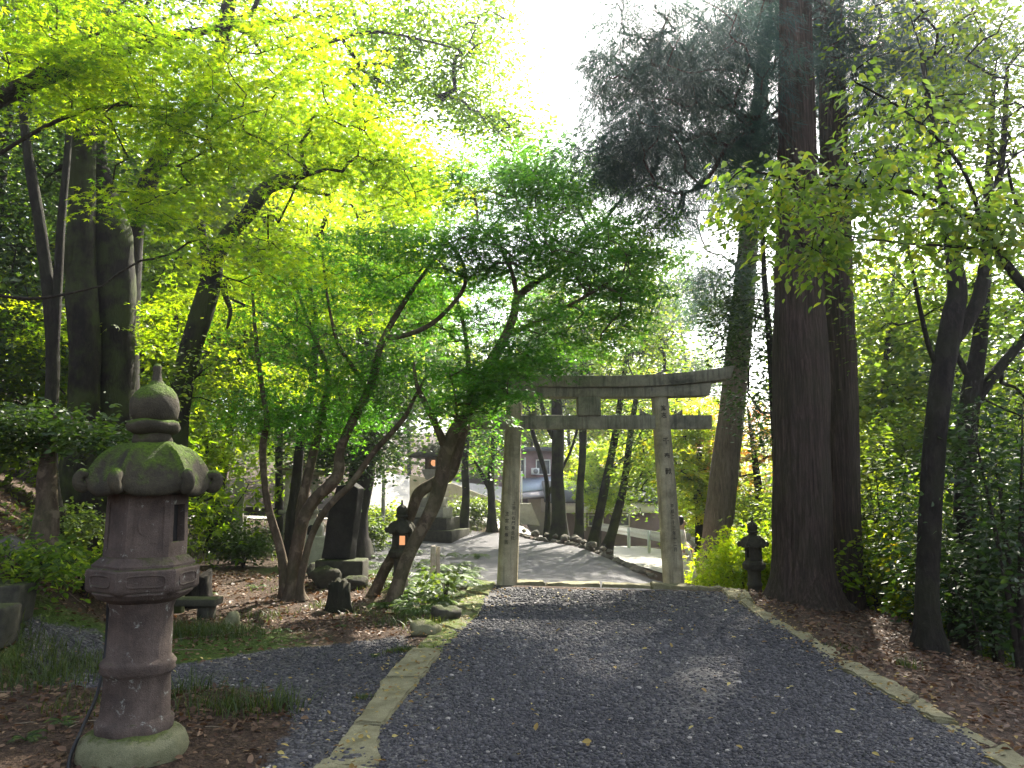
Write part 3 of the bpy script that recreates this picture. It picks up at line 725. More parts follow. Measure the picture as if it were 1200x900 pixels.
for (c_, sgn) in ((606+13, 1), (602-14, -1), (776+13, 1), (772-12, -1)):
    mb = MB(); V = []; 
    for i in range(7):
        t = i/6; px = c_+sgn*(t*12-2); yt = 486-6*t*t
        for s_ in (-1, 1): V += [P(px, yt, YT)+Vector((0, s_*.06, 0)), P(px, 487.2, YT)+Vector((0, s_*.06, 0))]
    Q = []
    for i in range(6):
        b = i*4; n_ = b+4; Q += [(b, b+1, n_+1, n_), (b+2, n_+2, n_+3, b+3), (b, n_, n_+2, b+2), (b+1, b+3, n_+3, n_+1)]
    Q += [(0, 2, 3, 1), (24, 25, 27, 26)]
    mb.add([loc(v) for v in V], Q); mb.build('wedge', M['torii_beam'], e)
def inscribe(txt, parent, a, b, rb, rt, px, py0, pitch, size, dx):
    for i, ch in enumerate(txt):
        if ch == ' ': continue
        cu = D.curves.new('t', 'FONT'); cu.body = ch; cu.size = size; cu.align_x = 'CENTER'; cu.align_y = 'CENTER'; cu.extrude = 0; cu.resolution_u = 2; cu.offset = size*.012
        ob = D.objects.new('t', cu); COL.objects.link(ob); dg = bpy.context.evaluated_depsgraph_get()
        me = D.meshes.new_from_object(ob.evaluated_get(dg)); D.objects.remove(ob)
        z = Zat(py0+i*pitch, YT); me.name = 'inscription'
        for v in me.vertices:
            zz_ = z+v.co.y; t = (zz_-a.z)/(b.z-a.z); c = a+(b-a)*t; r = rb+(rt-rb)*t+.006
            x = v.co.x*.95+dx; x = max(-r*.95, min(r*.95, x)); v.co = loc((c.x+x, c.y-math.sqrt(r*r-x*x), zz_))
        me.materials.clear()
        o = link_mesh(me, 'inscription', M['ink'], e)
inscribe('篤志', pr, Ra, Rb, .175, .14, 0, 480, 8, .10, .02)
inscribe('千奉献', pr, Ra, Rb, .175, .14, 0, 518, 17.5, .115, .02)
inscribe('平成二十三年十二月', pr, Ra, Rb, .175, .14, 0, 593, 6.3, .068, .035)
inscribe('上早川右門寿会社', pl, La, Lb, .172, .133, 0, 590, 5.7, .066, .06)
inscribe('主宮松寿吉', pl, La, Lb, .172, .133, 0, 602, 8.2, .07, -.045)

# ------------------------------------------------------------------ kerb slabs
def slab(poly, label, m_, thick=.16, top=.03, group='kerb slabs'):
    c = sum(poly, Vector((0, 0, 0)))/len(poly); bm = bmesh.new()
    vs = [bm.verts.new((p.x-c.x+rnd.uniform(-.02, .02), p.y-c.y+rnd.uniform(-.02, .02), top)) for p in poly]
    f = bm.faces.new(vs); r = bmesh.ops.extrude_face_region(bm, geom=[f])
    for v in r['geom']:
        if isinstance(v, bmesh.types.BMVert): v.co.z -= thick
    bmesh.ops.recalc_face_normals(bm, faces=bm.faces)
    bmesh.ops.bevel(bm, geom=[e_ for e_ in bm.edges], offset=.014, segments=2, affect='EDGES')
    for _ in range(4): bmesh.ops.subdivide_edges(bm, edges=[e_ for e_ in bm.edges if e_.calc_length() > .06], cuts=1, use_grid_fill=True)
    tx, ty, zo = rnd.uniform(-.035, .035), rnd.uniform(-.03, .03), rnd.uniform(-.022, .006)
    for v in bm.verts:
        w = v.co+c
        v.co += noise.noise_vector(w*3.5)*.022+noise.noise_vector(w*17)*.010; v.co.z += tx*v.co.x+ty*v.co.y+zo
    o = bm_obj('kerb_slab', bm, m_, None); o.location = (c.x, c.y, H(c.x, c.y) if thick > .3 else 0)
    return tag(o, label, 'kerb stone', group)
Lo = [(371,900),(411,854),(453,796),(484,763),(512,735),(533,712),(545,694),(554,681)]
Li = [(444,900),(449,854),(495,797),(518,766),(541,742),(561,722),(572,700),(582,683)]
Lo = [(345,935)]+Lo; Li = [(430,935)]+Li
ordn = ['nearest', 'second nearest', 'third', 'fourth', 'fifth', 'sixth', 'seventh', 'farthest']
for i in range(8):
    g1, g2, g3, g4 = G(*Lo[i]), G(*Li[i]), G(*Li[i+1]), G(*Lo[i+1]); gap = .012
    poly = [g1.lerp(g4, gap/.5), g2.lerp(g3, gap/.5), g3.lerp(g2, gap/.5), g4.lerp(g1, gap/.5)]
    ms_ = i in (4, 5, 6, 7)
    slab(poly, '%s %s stone slab of the kerb on the left edge of the gravel path' % (ordn[i], 'mossy' if ms_ else 'pale brown'), M['kerbmoss'] if ms_ else M['kerb'], top=.035)
Ro = [(873,705),(909,724),(954,750),(984,765),(1036,792),(1077,819),(1128,852),(1176,876),(1240,915)]
Ri = [(868,708),(900,731),(943,754),(975,781),(1005,794),(1062,829),(1098,850),(1140,880),(1195,920)]
for i in range(8):
    g1, g2, g3, g4 = G(*Ri[i]), G(*Ro[i]), G(*Ro[i+1]), G(*Ri[i+1]); gap = .012
    poly = [g1.lerp(g4, gap), g2.lerp(g3, gap), g3.lerp(g2, gap), g4.lerp(g1, gap)]
    slab(poly, '%s yellowish stone slab of the kerb on the right edge of the gravel path' % (ordn[7-i]), M['kerb'], top=.025)
Cx = [582, 640, 705, 765, 820, 850, 884]; Cy = [684.5, 686, 687, 688.5, 690.5, 692.5, 697]
side_w = ['leftmost', 'second from the left', 'third from the left', 'fourth from the left', 'fifth from the left', 'rightmost, corner']
for i in range(6):
    a_, b_ = G(Cx[i], Cy[i]), G(Cx[i+1], Cy[i+1]); dp = .26 if i < 5 else .30
    a2, b2 = a_+Vector((0, dp, 0)), b_+Vector((0, dp, 0))
    if i == 5: a_, b_ = G(852, 703), G(882, 706)
    poly = [a_.lerp(b_, .012), b_.lerp(a_, .012), b2.lerp(a2, .012), a2.lerp(b2, .012)]
    slab(poly, '%s slab of the stone step across the crest in front of the gate' % side_w[i], M['kerb'], thick=.28, top=.045, group='step slabs at the crest')

# ------------------------------------------------------------------ litter, fallen leaves
def scatter(n, x0, x1, y0, y1): return RG.uniform(x0, x1, n), RG.uniform(y0, y1, n)
mb = MB()
for (x0, x1, y0, y1, n, s) in ((-4, -1, 3.6, 6.5, 1500, .048), (-7, -.5, 5, 10, 5500, .05), (-9, -.5, 9, 15, 5200, .065), (2.4, 6.5, 4, 8, 4200, .05), (3.2, 7, 7, 13, 3600, .06), (-12, -5, 6, 16, 4500, .075)):
    x, y = scatter(n, x0, x1, y0, y1)
    ok = ((x < xl(y)-.36) | (x > np.interp(y, [p[0] for p in _Ri], [p[1] for p in _Ri])+RG.uniform(.05, .3, n))) & (np.maximum(sdist(SIDE, x, y), sdist(COURT, x, y)) < RG.normal(-.02, .1, n))
    x, y = x[ok], y[ok]; m_ = len(x); z = h(x, y)+RG.uniform(.004, .03, m_)
    put_leaves(mb, 'ovate', np.stack([x, y, z], 1), unit(RG.normal(size=(m_, 3))*np.array([1, 1, .25])), np.array([0, 0, 1])+RG.normal(0, .45, (m_, 3)), s*RG.uniform(.6, 1.5, m_), RG.beta(1.5, 3.0, m_))
o = mb.build('leaf_litter', M['litter'], tint=True); tag(o, 'brown dead leaves lying over the forest floor on both sides', 'leaf litter', kind='stuff')
mb = MB(); n = 330; x = RG.uniform(-1.2, 3.9, n); y = 3.7+9*RG.random(n)**.9
ok = (x > xl(y)-.2) & (x < xr(y)+.1) & (y < 12.2-.22*x); x, y = x[ok], y[ok]; m_ = len(x)
put_leaves(mb, 'ovate', np.stack([x, y, .03+RG.uniform(0, .015, m_)], 1), unit(RG.normal(size=(m_, 3))*np.array([1, 1, .2])), np.array([0, 0, 1])+RG.normal(0, .3, (m_, 3)), RG.uniform(.028, .065, m_), RG.random(m_))
x, y = scatter(160, -5.2, -1, 4.2, 7.5); ok = sdist(SIDE, x, y) > 0; x, y = x[ok], y[ok]; m_ = len(x)
put_leaves(mb, 'ovate', np.stack([x, y, h(x, y)+.03], 1), unit(RG.normal(size=(m_, 3))*np.array([1, 1, .2])), np.array([0, 0, 1])+RG.normal(0, .3, (m_, 3)), RG.uniform(.03, .06, m_), RG.random(m_))
y = RG.uniform(3.8, 12, 900); sd_ = RG.random(900) < .5; x = np.where(sd_, xl(y)-.02+RG.normal(0, .18, 900), np.interp(y, [p[0] for p in _Ri], [p[1] for p in _Ri])+.1+RG.normal(0, .16, 900)); m_ = 900
put_leaves(mb, 'ovate', np.stack([x, y, np.maximum(h(x, y), 0)+.045+RG.uniform(0, .01, m_)], 1), unit(RG.normal(size=(m_, 3))*np.array([1, 1, .2])), np.array([0, 0, 1])+RG.normal(0, .3, (m_, 3)), RG.uniform(.02, .05, m_), RG.beta(1, 2.4, m_))
o = mb.build('fallen_leaves', M['fallen'], tint=True); tag(o, 'small yellow and tan leaves fallen on the grey gravel', 'fallen leaves', kind='stuff')
# fallen twigs on the floor
mb = MB()
for i in range(170):
    side = rnd.random() < .55
    x, y = (rnd.uniform(-7, -1.4), rnd.uniform(4.2, 12)) if side else (rnd.uniform(3.4, 6.5), rnd.uniform(5, 12))
    if sdist(SIDE, np.array([x]), np.array([y]))[0] > 0 or (xl(y)-.4 < x < xr(y)+.3): continue
    a_ = rnd.uniform(0, 2*PI); L = rnd.uniform(.12, .5); p = [Vector((x+math.cos(a_)*L*t+rnd.gauss(0, .01), y+math.sin(a_)*L*t+rnd.gauss(0, .01), 0)) for t in (0, .35, .7, 1)]
    for v in p: v.z = H(v.x, v.y)+.02
    tube(mb, p, [.005, .004, .0035, .002], 4)
o = mb.build('fallen_twigs', M['wood']); tag(o, 'thin brown twigs scattered among the dead leaves', 'twigs', kind='stuff')

# ------------------------------------------------------------------ grass, ferns
def blades(mb, xs, ys_, hgt, w, lean=.95, rg=RG):
    n = len(xs); z = h(xs, ys_); an = rg.uniform(0, 2*PI, n); H_ = hgt*rg.uniform(.25, 1.35, n)**1.2; le = lean*rg.uniform(.2, 1.3, n)*H_
    dx, dy = np.cos(an), np.sin(an); px, py = -dy*w, dx*w; V = []
    for t, ww in ((0, 1), (.5, .8), (.85, .45), (1, .05)):
        cx_, cy_, cz = xs+dx*le*t**2, ys_+dy*le*t**2, z+H_*(t-.25*t*t*le/H_)
        V += [np.stack([cx_-px*ww, cy_-py*ww, cz], 1), np.stack([cx_+px*ww, cy_+py*ww, cz], 1)]
    V = np.stack(V, 1); q = np.array([(0,1,3,2),(2,3,5,4),(4,5,7,6)])
    mb.add(V.reshape(-1, 3), (q[None]+(np.arange(n)*8)[:, None, None]).reshape(-1, 4), None, np.repeat(rg.beta(2, 2, n), 8))
def tuft(mb, px, py, r, n, hh, w=.004):
    c = on(px, py); blades(mb, c.x+RG.normal(0, r, n), c.y+RG.normal(0, r*.8, n), hh, w)
mb = MB()
for (px, py, r, n, hh) in [(285,835,.14,170,.15),(320,832,.12,110,.16),(250,828,.18,170,.12),(215,815,.14,140,.17),(335,825,.06,30,.10),(468,764,.07,160,.05),(490,764,.06,120,.05),(428,820,.04,50,.04),(205,742,.22,400,.14),(245,745,.22,420,.13),(275,742,.2,300,.12),(300,725,.22,200,.10),(60,770,.3,500,.14),(30,800,.3,420,.15),(90,785,.25,320,.12),(10,780,.3,300,.12),(900,692,.16,300,.20),(925,694,.2,400,.22),(960,695,.22,400,.20),(1005,702,.2,240,.17),(1063,783,.05,70,.10),(990,762,.08,60,.05),(640,632,.3,0,.1),(560,622,.5,200,.35),(530,618,.6,260,.35),(450,688,.2,200,.10),(430,720,.3,200,.08),(100,830,.2,120,.1),(380,712,.12,120,.09),(500,735,.12,260,.10),(470,730,.2,300,.10),(540,700,.05,80,.06),(1110,745,.3,240,.18),(1150,760,.3,240,.2)]:
    if n: tuft(mb, px, py, r, n, hh)
x, y = scatter(2600, -4.2, -.8, 12.2, 19); d_ = RG.random(len(x)) < .8; blades(mb, x[d_], y[d_], .07, .006)
x, y = scatter(2200, -13, -4, 20, 32); ok = sdist(COURT, x, y) < -.2; blades(mb, x[ok], y[ok], .2, .012)
o = mb.build('grass', M['grass'], tint=True); tag(o, 'short green grass tufts growing beside the path and kerbs', 'grass', kind='stuff')
def fern(label, p, size, nf, seed, group='ferns and low plants by the kerb', cat='fern', mt='fern'):
    rg = np.random.default_rng(seed); mb = MB(); stem = MB()
    for i in range(nf):
        an = 2*PI*i/nf+rg.normal(0, .3); L = size*rg.uniform(.7, 1.15); pts = []
        for t in np.linspace(0, 1, 12): pts.append(Vector((math.cos(an)*L*t*.85, math.sin(an)*L*t*.85, L*(.95*t-.95*t*t*rg.uniform(.9, 1.0)))))
        tube(stem, pts, [.004*(1-.8*t) for t in np.linspace(0, 1, 12)], 4)
        A = np.array(pts[2:]); k = 24; f = np.linspace(0, len(A)-1.01, k); i0 = f.astype(int); pos = A[i0]*(1-(f-i0))[:, None]+A[i0+1]*(f-i0)[:, None]
        dr = unit(A[np.minimum(i0+1, len(A)-1)]-A[i0]); side = unit(np.cross(dr, np.array([0, 0, 1.]))); ln = L*.30*np.sin(np.linspace(.35, PI*.97, k))**.8
        for s_ in (-1, 1): put_leaves(mb, 'pinna', pos, side*s_+dr*.45-np.array([0, 0, .25]), np.cross(side, dr)+rg.normal(0, .1, (k, 3)), ln*.85, .5+rg.normal(0, .12, k)+rg.normal(0, .15))
    e = empty('fern', p, label, cat, group)
    mb.build('fronds', M[mt], e, tint=True); stem.build('stems', M['fern'], e)
    return e
fl = [(470,690,.4),(495,665,.42),(550,672,.36),(560,655,.36),(488,700,.45),(498,716,.4),(528,690,.5),(540,680,.45),(512,672,.5),(485,650,.4),(463,665,.4),(505,700,.42),(530,672,.45),(515,690,.40),(545,690,.30),(520,655,.45),(500,680,.4),(478,705,.35),(455,715,.3),(430,665,.35),(425,650,.4),(445,655,.3),(540,665,.35),(488,722,.28),(510,722,.26)]
for i, (px, py, s) in enumerate(fl): fern('green fern with arching fronds growing in the fern bed beside the left kerb', on(px, py), s*1.35, 13, 40+i)
for i, (px, py, s) in enumerate([(240,700,.25),(330,742,.16),(440,770,.10),(75,850,.14),(30,870,.16),(400,735,.12),(300,690,.22)]): fern('low green weed sprouting from the leaf litter near the tree bases', on(px, py), s, 6, 70+i, 'low weeds on the forest floor', 'weed')

# ------------------------------------------------------------------ boulders, stumps, posts, steps
def rock(name, label, cat, p, dims, m_, seed, group=None, sub=3, rz=0):
    bm = bmesh.new(); bmesh.ops.create_icosphere(bm, subdivisions=sub, radius=1)
    off = Vector((seed*5.3, seed*2.1, seed))
    for v in bm.verts:
        n1 = noise.noise(v.co*1.1+off); n2 = noise.noise(v.co*3+off)
        v.co *= 1+.45*n1+.22*n2+.08*noise.noise(v.co*7+off)
        v.co = Vector((v.co.x*dims[0]/2, v.co.y*dims[1]/2, v.co.z*dims[2]/2))
    o = bm_obj(name, bm, m_, None, smooth=sub > 2); o.location = (p[0], p[1], p[2]+dims[2]*.28); o.rotation_euler = (0, 0, rz)
    return tag(o, label, cat, group)
p = on(384, 688); rock('boulder', 'rounded grey boulder lying in front of the stone tablet pedestal', 'boulder', p, (.48, .4, .42), M['darkstone'], 3)
p = on(415, 690); rock('boulder', 'low dark flat rock right of the rounded boulder', 'boulder', p, (.5, .35, .26), M['darkstone'], 5)
p = on(372, 676); rock('boulder', 'dark rock partly hidden behind the multi-stemmed tree base', 'boulder', p, (.5, .4, .3), M['darkstone'], 9)
p = on(497, 744); rock('boulder', 'round mossy stone beside the left kerb below the ferns', 'boulder', p, (.30, .26, .18), M['kerbmoss'], 6)
p = on(520, 728); rock('boulder', 'dark mossy stone propping the left kerb under the ferns', 'boulder', p, (.34, .3, .24), M['darkstone'], 8)
p = on(272, 735); rock('boulder', 'small moss-covered stone at the edge of the side path', 'boulder', p, (.20, .2, .22), M['kerbmoss'], 11)
p = on(15, 655); rock('boulder', 'pale rock at the left edge of the bank', 'boulder', p, (.5, .4, .3), M['rock'], 12)
def stump(label, p, r, hh, seed, m_='bark'):
    e = empty('tree_stump', p, label, 'stump'); mb = MB(); n = 26
    V, Q, T = lathe([(r*1.5, -.05), (r*1.15, hh*.25), (r, hh*.6), (r*.97, hh)], n, 0, lambda rr, z, a, i: rr*(1+.09*math.sin(a*5+seed)+.05*math.sin(a*11)))
    V = np.array(V); top = V[3*n:4*n]; V[3*n:4*n, 2] += .12*hh*np.abs(np.sin(np.arange(n)*2.1+seed))+.1*hh*np.sin(np.arange(n)*.5+seed)
    mb.add(V, Q, T); mb.build('bark', M[m_], e); return e
stump('short broken tree stump on the leaf litter right of the multi-stemmed tree', on(397, 716), .14, .34, 1)
stump('dark rotten stump just right of the big stone lantern', on(232, 712), .16, .42, 3, 'bark')
# stone bench slab near lantern
p = on(215, 728)
e = empty('stone_bench', p, 'low dark stone slab on two legs behind the big stone lantern', 'stone slab')
mb = MB(); mb.box((0, 0, .23), (.85, .3, .08)); rough(bevel(mb.build('seat', M['darkstone'], e), .01), .01, 5, 2)
for s_ in (-.28, .28): mb = MB(); mb.box((s_, 0, .09), (.14, .24, .2)); mb.build('leg', M['darkstone'], e)
# mossy stone steps left
p = on(20, 765)
for i, (dx, dy, w, d_, hh, lab) in enumerate([(-.55, -.1, 1.0, .4, .14, 'lower mossy stone step block at the left edge of the picture'), (-.75, .5, .9, .4, .18, 'upper mossy stone step block at the left edge of the picture')]):
    mb = MB(); mb.box((0, 0, 0), (w, d_, hh+.2)); o = mb.build('step_block', M['darkstone']); o.location = (p.x+dx, p.y+dy, H(p.x+dx, p.y+dy)-.10); o.rotation_euler = (0, 0, R_(12)); rough(o, .03, 3, i, 5); bevel(o, .03, 3); tag(o, lab, 'stone step')
# stone tablet with pedestal
Ys = 13.4; xb = P(398, 655, Ys).x; zs = H(xb, Ys)
e = empty('stone_tablet', (xb, Ys, zs), 'tall dark upright stone tablet with a pale right edge on a mossy block pedestal', 'stone monument')
z1 = Zat(655, Ys)-zs
mb = MB(); mb.box((0.05, .0, z1/2-.05), (.80, .62, z1+.1)); rough(bevel(mb.build('pedestal', M['darkstone'], e), .03, 3), .02, 3, 1, 0)
bm = bmesh.new(); f_ = [(378,655),(411,655),(421,573),(412,566),(396,569),(386,600)]
vs = [bm.verts.new(P(a, b, Ys)-Vector((xb, Ys+.1, zs))) for a, b in f_]; f = bm.faces.new(vs); r = bmesh.ops.extrude_face_region(bm, geom=[f])
for v in r['geom']:
    if isinstance(v, bmesh.types.BMVert): v.co += Vector((.07, .20, 0))
bmesh.ops.subdivide_edges(bm, edges=bm.edges, cuts=3, use_grid_fill=True)
o = bm_obj('tablet', bm, M['stele'], e); rough(o, .018, 4, 4); bevel(o, .012)
# posts
def post(name, label, cat, px, ytop, Y_, w, m_, d_=None, taper=.95, sunk=.1):
    x = P(px, 620, Y_).x; z = H(x, Y_); ht = Zat(ytop, Y_)-z; mb = MB(); mb.box((0, 0, ht/2-sunk/2), (w, d_ or w, ht+sunk), .2, taper)
    o = mb.build(name, m_); o.location = (x, Y_, z); rough(o, .012, 4, px % 7, 4); tag(o, label, cat); return o
post('stone_post', 'slim weathered square stone post standing among shrubs left of the multi-stemmed tree', 'stone post', 279, 560, 19, .22, M['granite'])
post('stone_post', 'shorter rough stone post close against the slim square one', 'stone post', 285, 605, 19.3, .16, M['granite'])
post('wooden_stake', 'left of two short wooden stakes above the ferns', 'wooden stake', 508, 640, 14.2, .08, M['woodpale'])
post('wooden_stake', 'right of two short wooden stakes above the ferns', 'wooden stake', 514, 641, 14.3, .07, M['woodpale'])
mb = MB(); x = P(449, 600, 24).x; z = H(x, 24); tube(mb, [Vector((0, 0, -.1)), Vector((0, 0, 1)), Vector((0, 0, Zat(545, 24)-z))], [.06, .06, .055], 10); o = mb.build('white_pole', M['granite'], smooth=True); o.location = (x, 24, z); tag(o, 'thin pale pole standing between the dark trunk and the small lit lantern', 'pole')
# wooden votive frame and small stone shrine
Yv = 19.0; xv = P(338, 600, Yv).x; zv = H(xv, Yv)
e = empty('votive_stand', (xv, Yv, zv), 'pale wooden stand with mossy cross beam and open gable behind the multi-stemmed tree', 'wooden stand')
def zv_(py): return Zat(py, Yv)-zv
mb = MB(); mb.box((0, 0, zv_(557)/2), (.17, .17, zv_(557))); mb.build('post', M['woodpale'], e)
mb = MB(); mb.box((.55, .3, zv_(557)/2), (.14, .14, zv_(557))); mb.build('post', M['woodpale'], e)
mb = MB(); mb.box((.3, .12, zv_(557)+.06), (1.0, .34, .12), .35); mb.build('cross_beam', M['kerbmoss'], e)
mb = MB(); mb.box((.22, .12, zv_(600)), (.95, .3, .08), .35); mb.build('shelf', M['granite'], e)
mb = MB(); mb.box((.05, 0, zv_(641)), (.6, .45, .12), .35); mb.build('base', M['granite'], e)
mb = MB(); zt = zv_(541)
for (a, b) in (((-.35, 0, zt-.18), (.12, 0, zt+.02)), ((.12, 0, zt+.02), (.6, 0, zt-.18)), ((-.35, 0, zt-.18), (.6, 0, zt-.18)), ((.12, 0, zt), (.12, 0, zv_(556))), ((.42, 0, zt-.1), (.42, 0, zv_(556)))): tube(mb, [Vector(a), Vector(b)], [.03, .03], 4)
mb.build('gable', M['wood'], e)
Yq = 17.0; xq = P(366, 640, Yq).x; zq = H(xq, Yq)
e = empty('stone_shrine', (xq, Yq, zq), 'small arched stone shrine with a dark niche on a pale stone block', 'stone shrine')
zt = Zat(628, Yq)-zq; mb = MB(); mb.box((.05, 0, zt/2-.05), (.95, .5, zt+.1)); rough(bevel(mb.build('base', M['granite'], e), .03), .015, 4, 2)
zc = Zat(608, Yq)-zq; hh = zc-zt; bm = bmesh.new(); out_, inn = [], []
for t in np.linspace(0, PI, 13): out_.append((math.cos(t)*.22, zt+hh*.45+math.sin(t)*hh*.55))
out_ = [(.22, zt)]+out_+[(-.22, zt)]
vs = [bm.verts.new((x, -.12, z)) for x, z in out_]; f = bm.faces.new(vs); r = bmesh.ops.extrude_face_region(bm, geom=[f])
for v in r['geom']:
    if isinstance(v, bmesh.types.BMVert): v.co.y += .26
bm_obj('hood', bm, M['granite'], e)
bm = bmesh.new(); vs = [bm.verts.new((math.cos(t)*.09, -.123, zt+hh*.38+math.sin(t)*hh*.28)) for t in np.linspace(0, PI, 9)]+[bm.verts.new((-.09, -.123, zt+.03)), bm.verts.new((.09, -.123, zt+.03))]; bm.faces.new(vs); bm_obj('niche', bm, M['void'], e)  # flat dark face painted for the shade of a recess, no hole cut

# ------------------------------------------------------------------ edging rocks of the court
edge = [(-6.5, 29.9), (-2.6, 30.9), (.3, 29.6), (1.75, 27.0), (3.0, 22.7), (3.42, 19.2)]
prot = []
for i in range(5):
    o = rock('edging_stone', 'rough grey stone of the low edging along the far side of the gravel court', 'edging stone', (0, 0, 0), (.36, .30, .28), M['rock'], 20+i, 'edging stones around the court', 2); prot.append(o)
used = [False]*5; k_ = 0
for a_, b_ in zip(edge[:-1], edge[1:]):
    L = math.dist(a_, b_); n = int(L/.30) if a_[1] > 26 else int(L/.34)
    for i in range(n):
        for layer in range(2 if i % 2 and a_[1] > 26.5 and a_[0] > -3 else 1):
            t = (i+rnd.random()*.5)/n; x = a_[0]+(b_[0]-a_[0])*t+rnd.gauss(0, .08); y = a_[1]+(b_[1]-a_[1])*t+layer*.3
            j = k_ % 5; o = prot[j]
            if used[j]: o = prot[j].copy(); COL.objects.link(o)
            used[j] = True; k_ += 1
            s = rnd.uniform(.55, 1.0)*(1 if a_[1] > 22 else .6); o.location = (x, y, H(x, y)+.02+layer*.18); o.rotation_euler = (0, 0, rnd.uniform(0, 6)); o.scale = (s, s, s*.85)
# mound behind the edging
# ------------------------------------------------------------------ road strips, guard rail
def sheet(name, label, poly_l, poly_r, m_, dz):
    mb = MB(); rows = []; n = len(poly_l)
    for (a, b) in zip(poly_l, poly_r):
        for t in np.linspace(0, 1, 9):
            x, y = a[0]+(b[0]-a[0])*t, a[1]+(b[1]-a[1])*t; rows.append((x, y, H(x, y)+dz))
    mb.add(rows, [(i*9+k, i*9+k+1, (i+1)*9+k+1, (i+1)*9+k) for i in range(n-1) for k in range(8)])
    o = mb.build(name, m_, smooth=True); tag(o, label, kind='structure')
def dens(pts, n=14):
    out_ = []
    for a, b in zip(pts[:-1], pts[1:]):
        for t in np.linspace(0, 1, n, endpoint=False): out_.append((a[0]+(b[0]-a[0])*t, a[1]+(b[1]-a[1])*t))
    return out_+[pts[-1]]
sheet('road', 'pale sunlit road running past the court', dens([(-22, 34), (-9, 34.2), (-3, 33), (1.2, 29.6), (2.6, 26.8), (3.6, 22), (4.2, 18), (7, 15.5)]), dens([(-22, 38.5), (-9, 38.5), (-2, 37.5), (3, 33.4), (5.4, 28.4), (6.4, 23.5), (7.2, 19.6), (10, 17.5)]), M['road'], .03)
steel = plain('galvanised_steel', (.5, .5, .5), .35, .5, nz=.15, **{'Metallic': .6})
g0, g1 = P(708, 618, 33.0), P(790, 632, 24.5)
e = empty('guard_rail', (g0.x, g0.y, H(g0.x, g0.y)), 'white metal guard rail along the road beyond the gate', 'guard rail')
prof = [(-.16, 0), (-.12, .05), (-.06, .05), (-.03, 0), (.03, 0), (.06, .05), (.12, .05), (.16, 0)]
d = (g1-g0); nrm = Vector((-d.y, d.x, 0)).normalized(); mb = MB(); V = []
A_, B_ = g0-d*.12, g1+d*.35
for p in (A_, B_):
    for (z, o_) in prof: V.append(p-nrm*o_*-1+Vector((0, 0, z))-e.location)
mb.add(V, [(i, i+1, i+9, i+8) for i in range(7)]); o = mb.build('beam', plain('rail_white', (.62, .62, .60), .45, nz=.1), e); m_ = o.modifiers.new('s', 'SOLIDIFY'); m_.thickness = .012
for t in np.linspace(-.1, 1.3, 6):
    p = g0+d*t; mb = MB(); z = H(p.x, p.y); q = p-e.location+nrm*-.1; tube(mb, [Vector((q.x, q.y, z-e.location.z-.3)), Vector((q.x, q.y, q.z+.16))], [.055, .055], 10); mb.build('post', steel, e)

# ------------------------------------------------------------------ houses and walls beyond
brown = plain('brown_siding', (.13, .09, .085), .8, nz=.2, nscale=3); mauve = plain('mauve_siding', (.27, .17, .18), .8, nz=.15, nscale=3)
white = plain('white_paint', (.8, .79, .77), .6, nz=.04); glass = plain('window_glass', (.12, .13, .14), .12, .6, nz=.2, nscale=1)
roofb = plain('blue_grey_roof', (.36, .42, .50), .5, nz=.15); roofd = plain('dark_roof_tiles', (.06, .065, .075), .5, nz=.3, nscale=4); redr = plain('red_brown_roof', (.30, .12, .10), .6, nz=.2)
cream = plain('cream_plaster', (.55, .50, .42), .8, nz=.1)
def quadbox(mb, px0, px1, py0, py1, Yd, depth, ctr):   # box whose front face fills a pixel rectangle at a distance
    a, b = P(px0, py1, Yd), P(px1, py0, Yd); mb.box(((a.x+b.x)/2-ctr[0], Yd+depth/2-ctr[1], (a.z+b.z)/2-ctr[2]), (abs(b.x-a.x), depth, abs(b.z-a.z)))
def window(par, ctr, px0, px1, py0, py1, Yd):
    mb = MB(); f = .9
    for (x0, x1, y0, y1) in ((px0, px1, py0, py0+1.2), (px0, px1, py1-1.2, py1), (px0, px0+1.2, py0+1.2, py1-1.2), (px1-1.2, px1, py0+1.2, py1-1.2)): quadbox(mb, x0, x1, y0, y1, Yd-.06, .08, ctr)
    w = mb.build('window', white, par); mb = MB(); quadbox(mb, px0+1, px1-1, py0+1, py1-1, Yd-.02, .03, ctr); mb.build('pane', glass, w)
# lower brown house
Yh = 40; c = P(720, 600, Yh); c = (c.x, Yh, -4.0); e = empty('brown_house', c, 'low brown house with white fascia and white-framed windows beyond the guard rail', 'house')
mb = MB(); quadbox(mb, 655, 818, 601.5, 720, Yh, 9, c); mb.build('wall', brown, e)
mb = MB(); quadbox(mb, 652, 772, 589.5, 601, Yh-.35, 9.7, c); mb.build('fascia', white, e)
a, b = P(650, 589.4, Yh), P(774, 589.4, Yh); mb = MB()
z = a.z-c[2]; mb.add([(a.x-c[0]-.4, -.6, z), (b.x-c[0], -.6, z), (b.x-c[0], 4.5, z+1.1), (a.x-c[0]-.4, 4.5, z+1.1), (b.x-c[0], 9.8, z), (a.x-c[0]-.4, 9.8, z)], [(0,1,2,3),(3,2,4,5)], [(0,3,5),(1,4,2)]); o = mb.build('roof', roofd, e); m_ = o.modifiers.new('s', 'SOLIDIFY'); m_.thickness = .12; m_.offset = 1
for w in ((689, 707, 603, 617), (719, 738, 602.5, 617), (745, 760, 640, 655)): window(e, c, *w, Yh)
mb = MB(); a = P(685.5, 590, Yh-.5); b = P(685.5, 622, Yh-.5); tube(mb, [a-Vector(c), b-Vector(c)], [.05, .05], 8); mb.build('downpipe', white, e)
